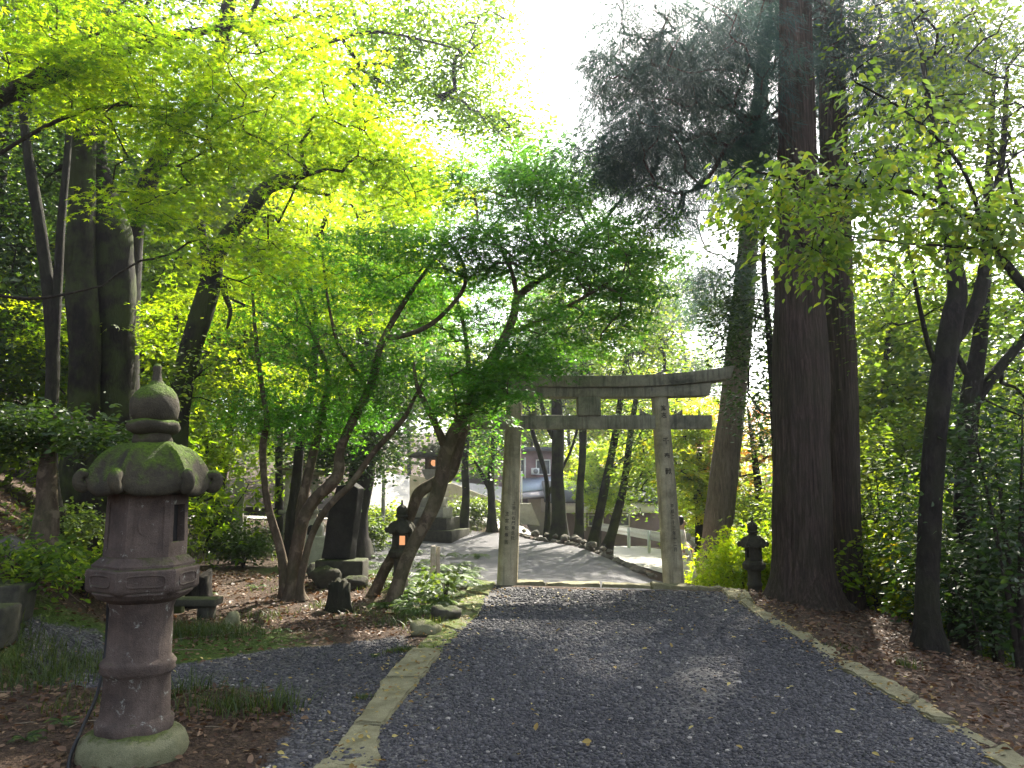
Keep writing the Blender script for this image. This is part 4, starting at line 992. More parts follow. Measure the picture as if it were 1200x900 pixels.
# dark annex between
Yh = 43; c = P(664, 600, Yh); c = (c.x, Yh, -4.0); e = empty('dark_shed', c, 'narrow dark boarded outbuilding seen between the grove trunks', 'shed')
mb = MB(); quadbox(mb, 655, 677, 578, 700, Yh, 5, c); mb.build('wall', plain('dark_boards', (.05, .045, .05), .85, nz=.3), e); mb = MB(); quadbox(mb, 653, 679, 575.5, 578, Yh-.3, 5.6, c); mb.build('roof', roofd, e); window(e, c, 671.5, 675.5, 583, 597, Yh)
# upper mauve house
Yh = 47; c = P(628, 600, Yh); c = (c.x, Yh, -2.5); e = empty('mauve_house', c, 'mauve two-storey house with white window frames and a blue-grey lean-to roof behind the left pillar', 'house')
mb = MB(); quadbox(mb, 572, 652, 528, 660, Yh, 8, c); mb.build('wall', mauve, e)
mb = MB(); quadbox(mb, 568, 656, 524, 528, Yh-.6, 9.2, c); mb.build('roof', roofd, e)
for w in ((628, 645, 538.5, 556.5), (598, 615, 538, 556)): window(e, c, *w, Yh)
mb = MB(); quadbox(mb, 614.5, 616.2, 536, 566, Yh-.12, .1, c); mb.build('corner_trim', white, e)
mb = MB(); a, b = P(606, 576, Yh-3.2), P(650, 571, Yh-3.2); a2, b2 = P(606, 561, Yh-.05), P(650, 558, Yh-.05); cv = Vector(c)
mb.add([a-cv, b-cv, b2-cv, a2-cv], [(0,1,2,3)]); o = mb.build('lower_roof', roofb, e); m_ = o.modifiers.new('s', 'SOLIDIFY'); m_.thickness = .12
mb = MB(); a, b = P(606, 583.5, Yh-4.6), P(652, 579.5, Yh-4.6); a2, b2 = P(606, 577, Yh-3), P(652, 573, Yh-3); mb.add([a-cv, b-cv, b2-cv, a2-cv], [(0,1,2,3)]); o = mb.build('porch_roof', plain('grey_sheet', (.30, .28, .29), .6), e); m_ = o.modifiers.new('s', 'SOLIDIFY'); m_.thickness = .1
mb = MB(); quadbox(mb, 620, 654, 585, 640, Yh-3.6, 3.5, c); mb.build('porch_wall', cream, e)
mb = MB(); quadbox(mb, 634, 650, 584, 600, Yh-3.68, .06, c); mb.build('white_panel', white, e)
mb = MB(); quadbox(mb, 622.5, 632, 548.5, 556, Yh-.5, .42, c); ac = mb.build('air_conditioner', white, e)
mb = MB(); ctr_ = P(627.8, 552.3, Yh-.5)-cv; V, Q, T = lathe([(.13, 0), (.15, .02)], 16); V = np.stack([V[:, 0], -V[:, 2]-.002, V[:, 1]], 1)+np.array(ctr_); mb.add(V, Q, T); mb.build('fan_grille', plain('grille_grey', (.25, .25, .25), .6), ac)
mb = MB(); quadbox(mb, 610.5, 612.2, 552, 592, 37, .08, (0, 0, 0)); o = mb.build('utility_post', white); tag(o, 'thin white square post between left pillar and blue roof', 'post')
# concrete retaining walls
def wallpoly(label, pts, Yd, th, m_, name='retaining_wall'):
    a0 = P(*pts[0], Yd); bm = bmesh.new(); vs = [bm.verts.new(P(a, b, Yd)-a0) for a, b in pts]; f = bm.faces.new(vs); r = bmesh.ops.extrude_face_region(bm, geom=[f])
    for v in r['geom']:
        if isinstance(v, bmesh.types.BMVert): v.co.y += th
    o = bm_obj(name, bm, m_); o.location = a0; tag(o, label, 'wall'); return o
wallpoly('long stained concrete retaining wall sloping down behind the stepped lantern', [(480, 612), (480, 556), (528, 565.5), (560, 578), (592, 589), (612, 597), (612, 616)], 37.5, .5, M['concrete'])
wallpoly('short concrete buttress with a slanted right side beside the left pillar', [(605, 614), (605, 590), (622, 590), (633, 616)], 35, .8, M['granite'], 'buttress')
wallpoly('low dark stone kerb wall along the far road on the left', [(130, 600), (130, 592), (300, 594), (500, 602), (500, 610)], 33.8, .3, M['darkstone'], 'low_wall')
a0 = P(570, 575, 46); mb = MB(); mb.add([(-7.5, 0, -1.6), (2.0, 0, -2.6), (2.0, 6, .1), (-7.5, 6, 1.2)], [(0, 1, 2, 3)]); o = mb.build('ramp', M['road']); o.location = (a0.x, 39, a0.z); tag(o, 'pale sloping paved ramp above the retaining wall', kind='structure')

# ------------------------------------------------------------------ people
def skinned(name, joints, bones, mat_, par, sub=2):
    me = D.meshes.new(name); names = list(joints); me.from_pydata([joints[n][0] for n in names], [(names.index(a), names.index(b)) for a, b in bones], [])
    o = D.objects.new(name, me); COL.objects.link(o); o.parent = par; me.materials.append(mat_)
    m_ = o.modifiers.new('skin', 'SKIN'); m_.use_smooth_shade = True
    for i, n in enumerate(names):
        sv = me.skin_vertices[0].data[i]; r = joints[n][1]; sv.radius = r if isinstance(r, tuple) else (r, r); sv.use_root = (i == 0)
    s = o.modifiers.new('sub', 'SUBSURF'); s.levels = sub; s.render_levels = sub
    return o
skin_m = plain('skin', (.50, .30, .22), .6, nz=.05); hair_m = plain('dark_hair', (.025, .018, .015), .5, nz=.2); pale = plain('pale_cotton', (.70, .62, .56), .9, nz=.06); shoe = plain('dark_shoes', (.04, .035, .035), .6); navy = plain('navy_cloth', (.03, .035, .07), .9)
def person(label, p, H_, rz, top_m, leg_m, walk=.25):
    e = empty('person', p, label, 'person', rz=rz); e.scale = (H_/1.65,)*3
    w = walk
    J = {'pelvis': ((0, 0, .88), (.15, .11)), 'waist': ((0, .005, 1.03), (.125, .095)), 'chest': ((0, .01, 1.24), (.155, .11)), 'neckb': ((0, .0, 1.38), (.07, .06)), 'neck': ((0, -.005, 1.44), .048), 'head': ((0, -.02, 1.52), (.072, .085)), 'crown': ((0, -.01, 1.60), (.062, .075)),
     'hl': ((-.09, 0, .84), .095), 'kl': ((-.09, -w*.55, .47), .06), 'al': ((-.09, -w*.8, .09), .038), 'tl': ((-.09, -w*.8-.13, .035), (.038, .028)),
     'hr': ((.09, 0, .84), .095), 'kr': ((.09, w*.35, .47), .06), 'ar': ((.09, w*.95, .11), .038), 'tr': ((.09, w*.95-.12, .04), (.038, .028)),
     'sl': ((-.17, .01, 1.33), .055), 'el': ((-.23, .07, 1.07), .038), 'wl': ((-.22, -.06, .86), .027), 'sr': ((.17, .01, 1.33), .055), 'er': ((.23, -.03, 1.07), .038), 'wr': ((.21, -.2, .95), .027)}
    B = [('pelvis','waist'),('waist','chest'),('chest','neckb'),('neckb','neck'),('neck','head'),('head','crown'),('pelvis','hl'),('hl','kl'),('kl','al'),('al','tl'),('pelvis','hr'),('hr','kr'),('kr','ar'),('ar','tr'),('chest','sl'),('sl','el'),('el','wl'),('chest','sr'),('sr','er'),('er','wr')]
    body = skinned('body', J, B, skin_m, e)
    for s_, wn in ((-1, (-.22, -.06, .86)), (1, (.21, -.2, .95))):
        c = Vector(wn); fj = {'palm': (tuple(c), .024), 'kn': (tuple(c+Vector((0, -.03, -.06))), (.03, .014))}; fb = [('palm', 'kn')]
        for i in range(4):
            o_ = (i-1.5)*.017; L = (.06, .072, .068, .05)[i]
            fj['f%d' % i] = (tuple(c+Vector((o_*.4, -.04+o_*.6, -.085))), .009); fj['g%d' % i] = (tuple(c+Vector((o_*.4, -.03+o_, -.085-L*.8))), .007); fb += [('kn', 'f%d' % i), ('f%d' % i, 'g%d' % i)]
        fj['th'] = (tuple(c+Vector((-s_*.02, -.04, -.03))), .010); fj['tt'] = (tuple(c+Vector((-s_*.025, -.065, -.07))), .008); fb += [('palm', 'th'), ('th', 'tt')]
        skinned('hand', fj, fb, skin_m, e, 1)
    T = {'w': ((0, .005, .90), (.165, .125)), 'a': ((0, .005, 1.04), (.14, .108)), 'b': ((0, .01, 1.25), (.17, .122)), 'c': ((0, 0, 1.375), (.085, .07)), 'sl': ((-.175, .01, 1.325), .066), 'el': ((-.235, .07, 1.07), .049), 'fl': ((-.225, -.03, .91), .038), 'sr': ((.175, .01, 1.325), .066), 'er': ((.235, -.03, 1.07), .049), 'fr': ((.215, -.16, .98), .038)}
    skinned('shirt', T, [('w','a'),('a','b'),('b','c'),('b','sl'),('sl','el'),('el','fl'),('b','sr'),('sr','er'),('er','fr')], top_m, e)
    # long skirt
    mb = MB(); V, Q, Tt = lathe([(.145, 1.0), (.16, .93), (.175, .82), (.19, .6), (.22, .35), (.235, .24)], 32, 0, lambda r, z, a, i: r*(1+.04*math.sin(a*7)*(i/5)), cap=False); V[:, 1] *= 1+(1.0-V[:, 2])*.5; mb.add(V, Q, Tt); o = mb.build('skirt', leg_m, e, smooth=True); m_ = o.modifiers.new('s', 'SOLIDIFY'); m_.thickness = .006
    bm = bmesh.new(); bmesh.ops.create_icosphere(bm, subdivisions=3, radius=1)
    for v in bm.verts:
        v.co = Vector((v.co.x*.092, v.co.y*.105+.022, v.co.z*.118+1.575)); 
        if v.co.y < -.045: v.co.y = -.045+(v.co.y+.045)*.2
    bm_obj('hair', bm, hair_m, e, True)
    bm = bmesh.new(); bmesh.ops.create_cone(bm, segments=8, radius1=.014, radius2=.004, depth=.03, cap_ends=True, matrix=Matrix.Translation((0, -.112, 1.53))@Matrix.Rotation(R_(90), 4, 'X')); bm_obj('nose', bm, skin_m, e, True)
    mb = MB()
    for sx in (-1, 1):
        V, Q, Tt = lathe([(.001, -.008), (.008, 0), (.001, .008)], 8); mb.add(np.array(V)+np.array((sx*.03, -.098, 1.55)), Q, Tt)
    mb.build('eyes', hair_m, e)
    mb = MB(); mb.box((0, -.10, 1.495), (.04, .01, .009)); mb.build('mouth', plain('lips', (.4, .16, .14), .6), e)
    for (cx_, cy_, cz) in ((-.09, -w*.8-.04, .05), (.09, w*.95-.04, .055)):
        mb = MB(); V, Q, Tt = lathe([(.02, -.05), (.05, -.045), (.052, 0), (.03, .035)], 16); V = np.array(V)*np.array((.95, 2.2, 1)); V[:, 0] += cx_; V[:, 1] += cy_-.03; V[:, 2] += cz; mb.add(V, Q, Tt); mb.build('shoe', shoe, e, smooth=True)
    return e
Yp = 17.0; xp = P(800, 650, Yp).x; zp = H(xp, Yp)
person('person in pale clothes with short dark hair walking behind the right pillar of the gate', (xp, Yp, zp), min(1.7, Zat(606.5, Yp)-zp), R_(75), pale, pale)
Yp = 26.5; xp = P(823, 640, Yp).x; zp = H(xp, Yp)
person('person in dark navy clothes mostly hidden behind the leaning trunk beyond the gate', (xp, Yp, zp), 1.55, R_(-60), navy, navy)
# ------------------------------------------------------------------ big cedars, right
cedar_kw = dict(leaf='needle', lmat=M['lf_cedar'], bark=M['cedar'], flat=.20, droop=.65, jit=.55, upcost=.3, bow=-.03, tip=.006, maxr=.035)
YK = 11.3
def vtrunk(px0, py0, Y, r0, px1, py1, r1, top_z, rtop, lean=0):
    a = P(px0, py0, Y); b = P(px1, py1, Y); a.z = H(a.x, Y); d = (b-a)/(b.z-a.z); c = a+d*(top_z-a.z)
    rm = r1; zm = b.z
    pts = [a, a.lerp(b, .15), a.lerp(b, .4), a.lerp(b, .7), b, b.lerp(c, .5), c]; rr = [r0*1.12, r0, r0*.94+r1*.06, (r0+r1)/2, r1, (r1+rtop)/2, rtop]
    return smooth_line(pts, rr, 16)
k1 = vtrunk(941, 700, YK, .40, 933, 100, .26, 21, .05)
tree('cedar_tree', 'thickest cedar on the right with a straight reddish-brown trunk', 'tree', [k1],
     [cr(800, 90, 10.8, 125, 95, 2.2, 5), cr(725, 60, 10.8, 60, 60, 1.2, 1.0), cr(735, 175, 10.8, 70, 34, 1.2, 1.3), cr(790, 230, 11, 50, 30, 1.0, .5), cr(890, 20, 13.2, 120, 90, 1.4, 2.5), cr(860, 160, 12.6, 70, 45, 1, 1.3), (Vector((3.9, 11.3, 12)), (4.4, 4.0, 2.5), 2.2), (Vector((3.9, 11.3, 16)), (3, 3, 3.5), 1)], 520, per=125, R=.42, size=.15, seed=21, sides=96, wob=.07, flare=14, minh=.4, **cedar_kw)
k2 = vtrunk(985, 700, 12.2, .30, 976, 120, .21, 19, .05)
tree('cedar_tree', 'second straight cedar tree standing close behind and right of the thickest one', 'tree', [k2],
     [cr(1010, 60, 12, 110, 90, 2, 3), cr(1120, 60, 11.5, 110, 90, 1.6, 2.2), cr(1040, 180, 12, 70, 60, 1.4, 1.2), (Vector((6.3, 12.3, 12.5)), (3.6, 3, 2.6), 2), (Vector((5.2, 12, 15)), (3, 3, 4), 1.2)], 340, per=115, R=.45, size=.16, seed=22, sides=80, wob=.07, flare=12, minh=.4, **cedar_kw)
k3 = limb([(836, 665, 17.4, 34), (843, 600, 17.4, 33), (853, 520, 17.4, 31), (863, 430, 17.4, 29), (872, 340, 17.4, 26), (880, 240, 17.4, 23), (892, 100, 17.4, 18), (900, 0, 17.4, 14), (905, -120, 17.4, 6)])
cedar_kw['bark'] = M['barkcedar_pale']
tree('leaning_cedar', 'leaning conifer with a pale trunk just beyond the right end of the gate beam', 'tree', [k3],
     [cr(850, 340, 17, 55, 50, 1.6, 1.8), cr(800, 250, 17, 50, 60, 1.6, .8), cr(875, 200, 17.4, 100, 80, 2.0, 2.0), cr(900, 20, 17.4, 90, 90, 2, 1.4)], 180, per=100, R=.55, size=.17, seed=23, sides=18, wob=.06, minh=.3, **cedar_kw)
# dark conifer boughs in the upper middle (a tree whose trunk stands right of the path, behind)
cedar_kw['bark'] = M['cedar']
k4 = limbw([(6.75, 15.5, -1, .24), (6.7, 15.5, 5, .2), (6.7, 15.4, 11, .16), (6.7, 15.4, 18, .05)])
tree('cedar_tree', 'tall dark cedar behind the pair, its boughs filling the upper right', 'tree', [k4],
     [(Vector((6.5, 14.5, 9.5)), (3.5, 3, 3), 2), (Vector((8.5, 15.5, 8.5)), (4, 3, 3), 2), (Vector((7.4, 15.4, 14.5)), (3.2, 3.2, 3.5), 1)], 260, per=110, R=.65, size=.2, seed=24, minh=.3, **cedar_kw)
# ------------------------------------------------------------------ right bank trees
l1 = limb([(1088, 748, 8.3, 27), (1086, 690, 8.3, 25), (1090, 600, 8.3, 24), (1097, 500, 8.3, 25), (1106, 430, 8.3, 25), (1117, 370, 8.3, 25), (1122, 335, 8.3, 22), (1110, 260, 8.3, 14), (1095, 170, 8.5, 9), (1080, 60, 8.6, 5)])
l2 = limb([(1110, 405, 8.3, 16), (1128, 385, 8.3, 16), (1148, 345, 8.3, 15), (1160, 270, 8.2, 12), (1175, 180, 8.2, 8), (1180, 80, 8.2, 4)])
l3 = limb([(1104, 440, 8.3, 8), (1090, 410, 8.3, 6), (1080, 370, 8.2, 5), (1070, 320, 8.1, 4), (1060, 270, 8.0, 3)])
tree('oak_tree', 'slender forked tree with dark bark on the right bank, nearest to the kerb', 'tree', [l1, l2, l3],
     [cr(1100, 60, 8.5, 120, 90, 1.5, 2), cr(1170, 180, 8.3, 80, 80, 1.2, 1.0)], 70, 'ovate', M['lf_broad'], M['bark'], per=55, R=.5, size=.075, seed=31, flat=.5, jit=.8, minh=.5, flare=6, sides=16)
l1 = limb([(1128, 720, 10.2, 24), (1130, 620, 10.2, 22), (1132, 520, 10.2, 22), (1138, 460, 10.2, 21), (1148, 400, 10.2, 16), (1154, 320, 10.2, 14), (1158, 220, 10.2, 10), (1165, 90, 10.2, 5)])
l2 = limb([(1136, 480, 10.2, 14), (1158, 448, 10.2, 13), (1185, 415, 10.1, 11), (1215, 380, 10, 9), (1260, 330, 10, 6)])
l3 = limb([(1140, 450, 10.2, 8), (1126, 425, 10.2, 7), (1115, 400, 10.2, 4)])
tree('oak_tree', 'forked tree with wide crooked limbs behind and right of the slender one on the bank', 'tree', [l1, l2, l3],
     [cr(1180, 330, 10.4, 110, 70, 1.3, 1.6), cr(1150, 130, 10.6, 130, 120, 1.6, 2), cr(1200, 480, 10.6, 70, 90, 1, 1.6), cr(1060, 340, 11, 50, 60, .8, .6)], 130, 'ovate', M['lf_broad'], M['bark'], per=75, R=.5, size=.08, seed=32, flat=.5, jit=.8, minh=.4)
# narrow trunk left of the cedars
l1 = limb([(912, 640, 14.6, 9), (910, 560, 14.6, 9), (907, 480, 14.6, 9), (902, 400, 14.6, 8), (896, 330, 14.6, 7), (893, 250, 14.6, 4)])
l2 = limb([(925, 560, 14.6, 5), (935, 480, 14.7, 5), (930, 400, 14.8, 4), (915, 320, 15, 3)])
tree('thin_tree', 'thin dark tree standing left of the big cedars above the silhouetted lantern', 'tree', [l1, l2],
     [cr(875, 380, 15, 50, 50, 1, 2), cr(895, 480, 15, 35, 50, .9, 1.2), cr(890, 280, 15, 60, 50, 1, 1.2)], 80, 'ovate', M['lf_dark'], M['bark'], per=90, R=.42, size=.09, seed=33, flat=.55, jit=.8, minh=.3)
# overhanging cherry branch, near right
c1 = limbw([(5.3, 4.5, -.8, .11), (5.1, 4.5, .3, .095), (4.75, 4.55, 1.1, .08), (4.25, 4.6, 1.7, .065)])
c2 = limb([(1330, 460, 4.6, 20), (1270, 400, 4.7, 16), (1200, 335, 4.8, 12), (1165, 290, 4.8, 10), (1140, 262, 4.8, 8), (1100, 235, 4.8, 6.5), (1040, 220, 4.7, 5), (960, 215, 4.6, 4), (880, 200, 4.6, 2.5)])
c3 = limb([(1150, 272, 4.8, 7), (1140, 225, 4.7, 5), (1115, 180, 4.6, 4), (1060, 130, 4.5, 3), (1000, 95, 4.4, 2)])
c4 = limb([(1180, 300, 4.8, 6), (1130, 290, 4.7, 4), (1060, 285, 4.6, 3), (980, 275, 4.6, 2)])
c5 = limb([(1240, 370, 4.8, 8), (1215, 300, 4.7, 6), (1190, 235, 4.6, 4), (1180, 190, 4.6, 3)])
c0_ = (c1[0]+[c2[0][0]], c1[1]+[c2[1][0]])
tree('cherry_tree', 'cherry tree leaning in from the right, its leafy branch hanging across the cedar trunks', 'tree', [c0_, c2, c3, c4, c5],
     [cr(1000, 215, 4.65, 150, 42, .35, 3.6), cr(880, 225, 4.6, 45, 30, .2, 1), cr(960, 280, 4.6, 80, 36, .25, 1.6), cr(1120, 260, 4.75, 90, 40, .35, 2.2), cr(1060, 150, 4.55, 70, 50, .3, .7), cr(1180, 250, 4.7, 50, 50, .3, 1.3), cr(1000, 90, 4.4, 30, 25, .15, .25)], 230, 'ovate', M['lf_cherry'], M['bark'],
     per=17, R=.19, size=.064, seed=34, flat=.3, droop=.5, jit=.55, tip=.0022, maxr=.012, seg=.12, minh=.2, flare=3, base_tint=.42, tvar=.15, lvar=.2, upcost=.4, tilt=.4)

# ------------------------------------------------------------------ leaning maple pair in front of the gate
YM = 11.2
g1 = limb([(459, 712, YM, 23), (464, 692, YM, 18), (476, 657, YM, 16), (491, 626, YM, 16), (507, 595, YM, 17), (517, 564, YM, 17), (522, 532, YM, 17), (537, 499, YM, 16), (556, 478, YM, 15), (565, 456, YM, 15), (576, 425, YM, 15), (592, 395, YM, 11), (602, 370, YM, 10), (606, 350, YM, 9), (622, 335, YM+.2, 8), (655, 312, YM+.5, 6), (690, 280, YM+.7, 4), (735, 225, YM+1, 3)])
g2 = limb([(522, 524, YM, 11), (515, 507, YM-.1, 9), (507, 490, YM-.2, 8), (497, 470, YM-.3, 7), (488, 450, YM-.4, 5), (485, 425, YM-.4, 3)])
g3 = limb([(606, 350, YM, 6), (600, 320, YM-.3, 5), (585, 290, YM-.5, 4), (560, 262, YM-.6, 3)])
g4 = limb([(595, 392, YM, 6), (640, 372, YM-.4, 5), (690, 345, YM-.7, 4), (730, 320, YM-.8, 3)])
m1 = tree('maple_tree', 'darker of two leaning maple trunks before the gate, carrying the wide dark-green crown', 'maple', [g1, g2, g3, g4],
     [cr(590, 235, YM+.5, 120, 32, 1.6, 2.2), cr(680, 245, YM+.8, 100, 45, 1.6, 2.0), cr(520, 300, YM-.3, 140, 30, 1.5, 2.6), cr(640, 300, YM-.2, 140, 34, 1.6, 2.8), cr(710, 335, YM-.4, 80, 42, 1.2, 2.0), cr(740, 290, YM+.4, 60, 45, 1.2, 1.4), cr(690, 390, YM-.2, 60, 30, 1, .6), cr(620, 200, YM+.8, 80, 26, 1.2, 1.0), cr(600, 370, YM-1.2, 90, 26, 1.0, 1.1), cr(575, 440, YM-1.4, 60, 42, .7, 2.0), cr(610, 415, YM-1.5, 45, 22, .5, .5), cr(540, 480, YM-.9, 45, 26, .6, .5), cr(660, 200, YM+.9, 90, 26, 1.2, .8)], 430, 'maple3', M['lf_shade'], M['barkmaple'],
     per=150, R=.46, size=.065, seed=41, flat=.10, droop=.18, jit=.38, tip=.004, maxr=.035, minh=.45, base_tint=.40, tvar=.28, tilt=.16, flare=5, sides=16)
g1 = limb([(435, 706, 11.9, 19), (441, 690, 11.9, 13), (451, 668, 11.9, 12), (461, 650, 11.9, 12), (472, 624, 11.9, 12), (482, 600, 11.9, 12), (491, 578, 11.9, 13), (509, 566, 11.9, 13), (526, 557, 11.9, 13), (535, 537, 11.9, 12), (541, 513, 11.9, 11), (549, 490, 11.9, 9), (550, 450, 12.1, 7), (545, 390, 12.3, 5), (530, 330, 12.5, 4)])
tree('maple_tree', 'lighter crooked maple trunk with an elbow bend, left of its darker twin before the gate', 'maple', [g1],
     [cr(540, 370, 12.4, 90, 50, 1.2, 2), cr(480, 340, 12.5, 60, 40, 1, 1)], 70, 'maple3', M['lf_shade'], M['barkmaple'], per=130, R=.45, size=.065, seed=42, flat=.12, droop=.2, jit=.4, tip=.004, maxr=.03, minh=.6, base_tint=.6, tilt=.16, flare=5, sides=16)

# multi-stemmed tree
YF = 11.4
f1 = limb([(343, 706, YF, 26), (345, 685, YF, 19), (347, 648, YF, 16), (356, 607, YF, 15), (371, 583, YF, 14), (388, 567, YF, 14), (397, 552, YF, 13), (398, 530, YF, 11), (410, 500, YF, 10.5), (429, 464, YF, 10), (438, 440, YF, 9.5), (447, 402, YF, 8), (467, 365, YF, 7), (490, 330, YF, 5), (522, 287, YF, 3)])
f2 = limb([(354, 704, YF-.2, 11), (352, 685, YF-.2, 8.5), (360, 645, YF-.2, 8), (368, 622, YF-.2, 8), (380, 600, YF-.3, 8), (395, 583, YF-.3, 7.5), (411, 568, YF-.3, 7.5), (438, 530, YF-.3, 7), (472, 492, YF-.4, 6), (486, 466, YF-.5, 4), (500, 440, YF-.6, 3)])
f3 = limb([(336, 700, YF+.1, 14), (330, 650, YF+.1, 10), (316, 601, YF+.1, 9), (310, 564, YF+.1, 8), (308, 523, YF+.1, 8), (313, 492, YF+.1, 7), (308, 461, YF+.1, 6), (300, 400, YF+.1, 5), (296, 340, YF, 3)])
f4 = limb([(350, 640, YF, 12), (354, 590, YF+.2, 12), (364, 545, YF+.3, 11), (373, 505, YF+.4, 10), (384, 440, YF+.4, 7), (366, 390, YF+.4, 5), (345, 330, YF+.3, 3)])
f5 = limb([(450, 396, YF, 7), (475, 393, YF-.1, 6), (505, 380, YF-.2, 6), (530, 357, YF-.2, 5), (545, 333, YF-.3, 5), (541, 305, YF-.3, 4), (522, 280, YF-.3, 3)])
f6 = limb([(425, 445, YF, 5), (410, 425, YF-.2, 5), (395, 400, YF-.4, 4), (384, 350, YF-.5, 3), (378, 300, YF-.6, 2.5)])
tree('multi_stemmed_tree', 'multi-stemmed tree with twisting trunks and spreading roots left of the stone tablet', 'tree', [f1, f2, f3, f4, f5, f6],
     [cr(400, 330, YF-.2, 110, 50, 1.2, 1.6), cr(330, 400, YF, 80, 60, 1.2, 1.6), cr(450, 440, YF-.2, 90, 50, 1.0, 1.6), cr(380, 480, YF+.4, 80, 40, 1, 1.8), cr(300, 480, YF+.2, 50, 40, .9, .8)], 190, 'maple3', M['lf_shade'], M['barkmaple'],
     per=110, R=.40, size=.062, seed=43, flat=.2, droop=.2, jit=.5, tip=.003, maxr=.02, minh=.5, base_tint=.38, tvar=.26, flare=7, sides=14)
# dark evergreen behind the tablet
f1 = limb([(416, 634, 20.5, 30), (418, 600, 20.5, 28), (424, 560, 20.5, 30), (428, 510, 20.5, 28), (430, 450, 20.5, 26), (428, 380, 20.5, 22), (425, 300, 20.5, 14), (425, 200, 20.5, 6)])
tree('evergreen_oak', 'dark evergreen oak with a stout trunk directly behind the stone tablet', 'tree', [f1],
     [cr(418, 520, 19.5, 56, 34, 1.6, 2.4), cr(370, 510, 20, 55, 32, 1.8, 1.2), cr(460, 462, 20, 60, 36, 1.8, 1.6), cr(410, 430, 20.5, 90, 60, 2, 1.6)], 130, 'oval', M['lf_dark'], M['bark'], per=120, R=.6, size=.12, seed=44, flat=.6, jit=.85, minh=.25, tilt=.5)

# ------------------------------------------------------------------ left-hand trees
YB = 12.5
b1 = limb([(96, 545, YB, 42), (98, 470, YB, 35), (99, 400, YB, 33), (95, 330, YB, 34), (96, 270, YB, 32), (98, 180, YB, 26), (102, 100, YB, 22), (108, 20, YB, 18), (112, -80, YB, 8)])
b1b = limb([(96, 335, YB, 20), (85, 318, YB-.1, 18), (80, 292, YB-.2, 14), (82, 282, YB-.2, 10)])
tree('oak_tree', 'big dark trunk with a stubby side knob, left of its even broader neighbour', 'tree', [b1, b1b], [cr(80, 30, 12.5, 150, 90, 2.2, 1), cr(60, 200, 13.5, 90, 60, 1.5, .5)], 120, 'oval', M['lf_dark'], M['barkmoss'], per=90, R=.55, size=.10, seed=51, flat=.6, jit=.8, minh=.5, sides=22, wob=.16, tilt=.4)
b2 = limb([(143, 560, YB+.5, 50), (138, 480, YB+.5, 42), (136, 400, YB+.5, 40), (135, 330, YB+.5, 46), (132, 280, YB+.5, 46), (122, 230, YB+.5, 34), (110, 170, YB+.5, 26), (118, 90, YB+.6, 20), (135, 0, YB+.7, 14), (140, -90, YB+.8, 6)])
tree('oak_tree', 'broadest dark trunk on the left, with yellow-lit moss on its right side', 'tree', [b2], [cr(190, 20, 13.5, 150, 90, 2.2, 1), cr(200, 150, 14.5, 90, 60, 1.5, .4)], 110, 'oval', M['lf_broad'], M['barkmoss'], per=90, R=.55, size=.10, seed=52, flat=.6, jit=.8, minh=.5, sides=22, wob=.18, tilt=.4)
YA = 10.6
a1 = limb([(60, 600, YA, 22), (59, 545, YA, 17), (60, 480, YA, 15), (62, 420, YA, 15), (57, 340, YA, 14), (48, 270, YA, 13), (36, 200, YA, 12), (28, 140, YA, 10), (20, 40, YA, 6)])
a2 = limb([(62, 430, YA, 13), (66, 360, YA, 11), (72, 260, YA, 9), (79, 180, YA, 8), (83, 120, YA, 6), (85, 30, YA, 4)])
tree('forked_tree', 'slim tree forked into a narrow V at the far left of the picture', 'tree', [a1, a2], [cr(40, 60, 10.6, 110, 70, 1.4, 1)], 60, 'ovate', M['lf_broad'], M['bark'], per=80, R=.45, size=.08, seed=53, flat=.5, jit=.8, minh=.6, tilt=.4)
YC = 10.4
c1 = limb([(200, 590, YC, 28), (206, 500, YC, 26), (218, 430, YC, 25), (234, 375, YC, 25), (246, 335, YC, 24), (252, 305, YC, 22), (268, 275, YC, 18), (292, 250, YC, 16), (308, 225, YC, 17), (330, 210, YC, 14), (352, 205, YC, 12), (372, 196, YC, 11), (379, 190, YC, 8)])
c2 = limb([(318, 222, YC, 9), (338, 217, YC, 7), (360, 223, YC, 7), (387, 229, YC, 4)])
c3 = limb([(244, 330, YC, 11), (240, 295, YC+.1, 10), (236, 268, YC+.1, 10), (235, 262, YC+.1, 9)])
c4 = limb([(262, 330, YC, 9), (264, 345, YC, 7), (270, 365, YC, 5), (266, 385, YC, 3)])
tree('crooked_tree', 'crooked dark tree bending right and ending in a broken stub with a thin side branch', 'tree', [c1, c2, c3, c4], [cr(240, 440, 10.2, 50, 40, .8, 1)], 16, 'ovate', M['lf_broad'], M['barkmoss'], per=60, R=.4, size=.07, seed=54, minh=.2, sides=16, wob=.18, flat=.5, jit=.8)
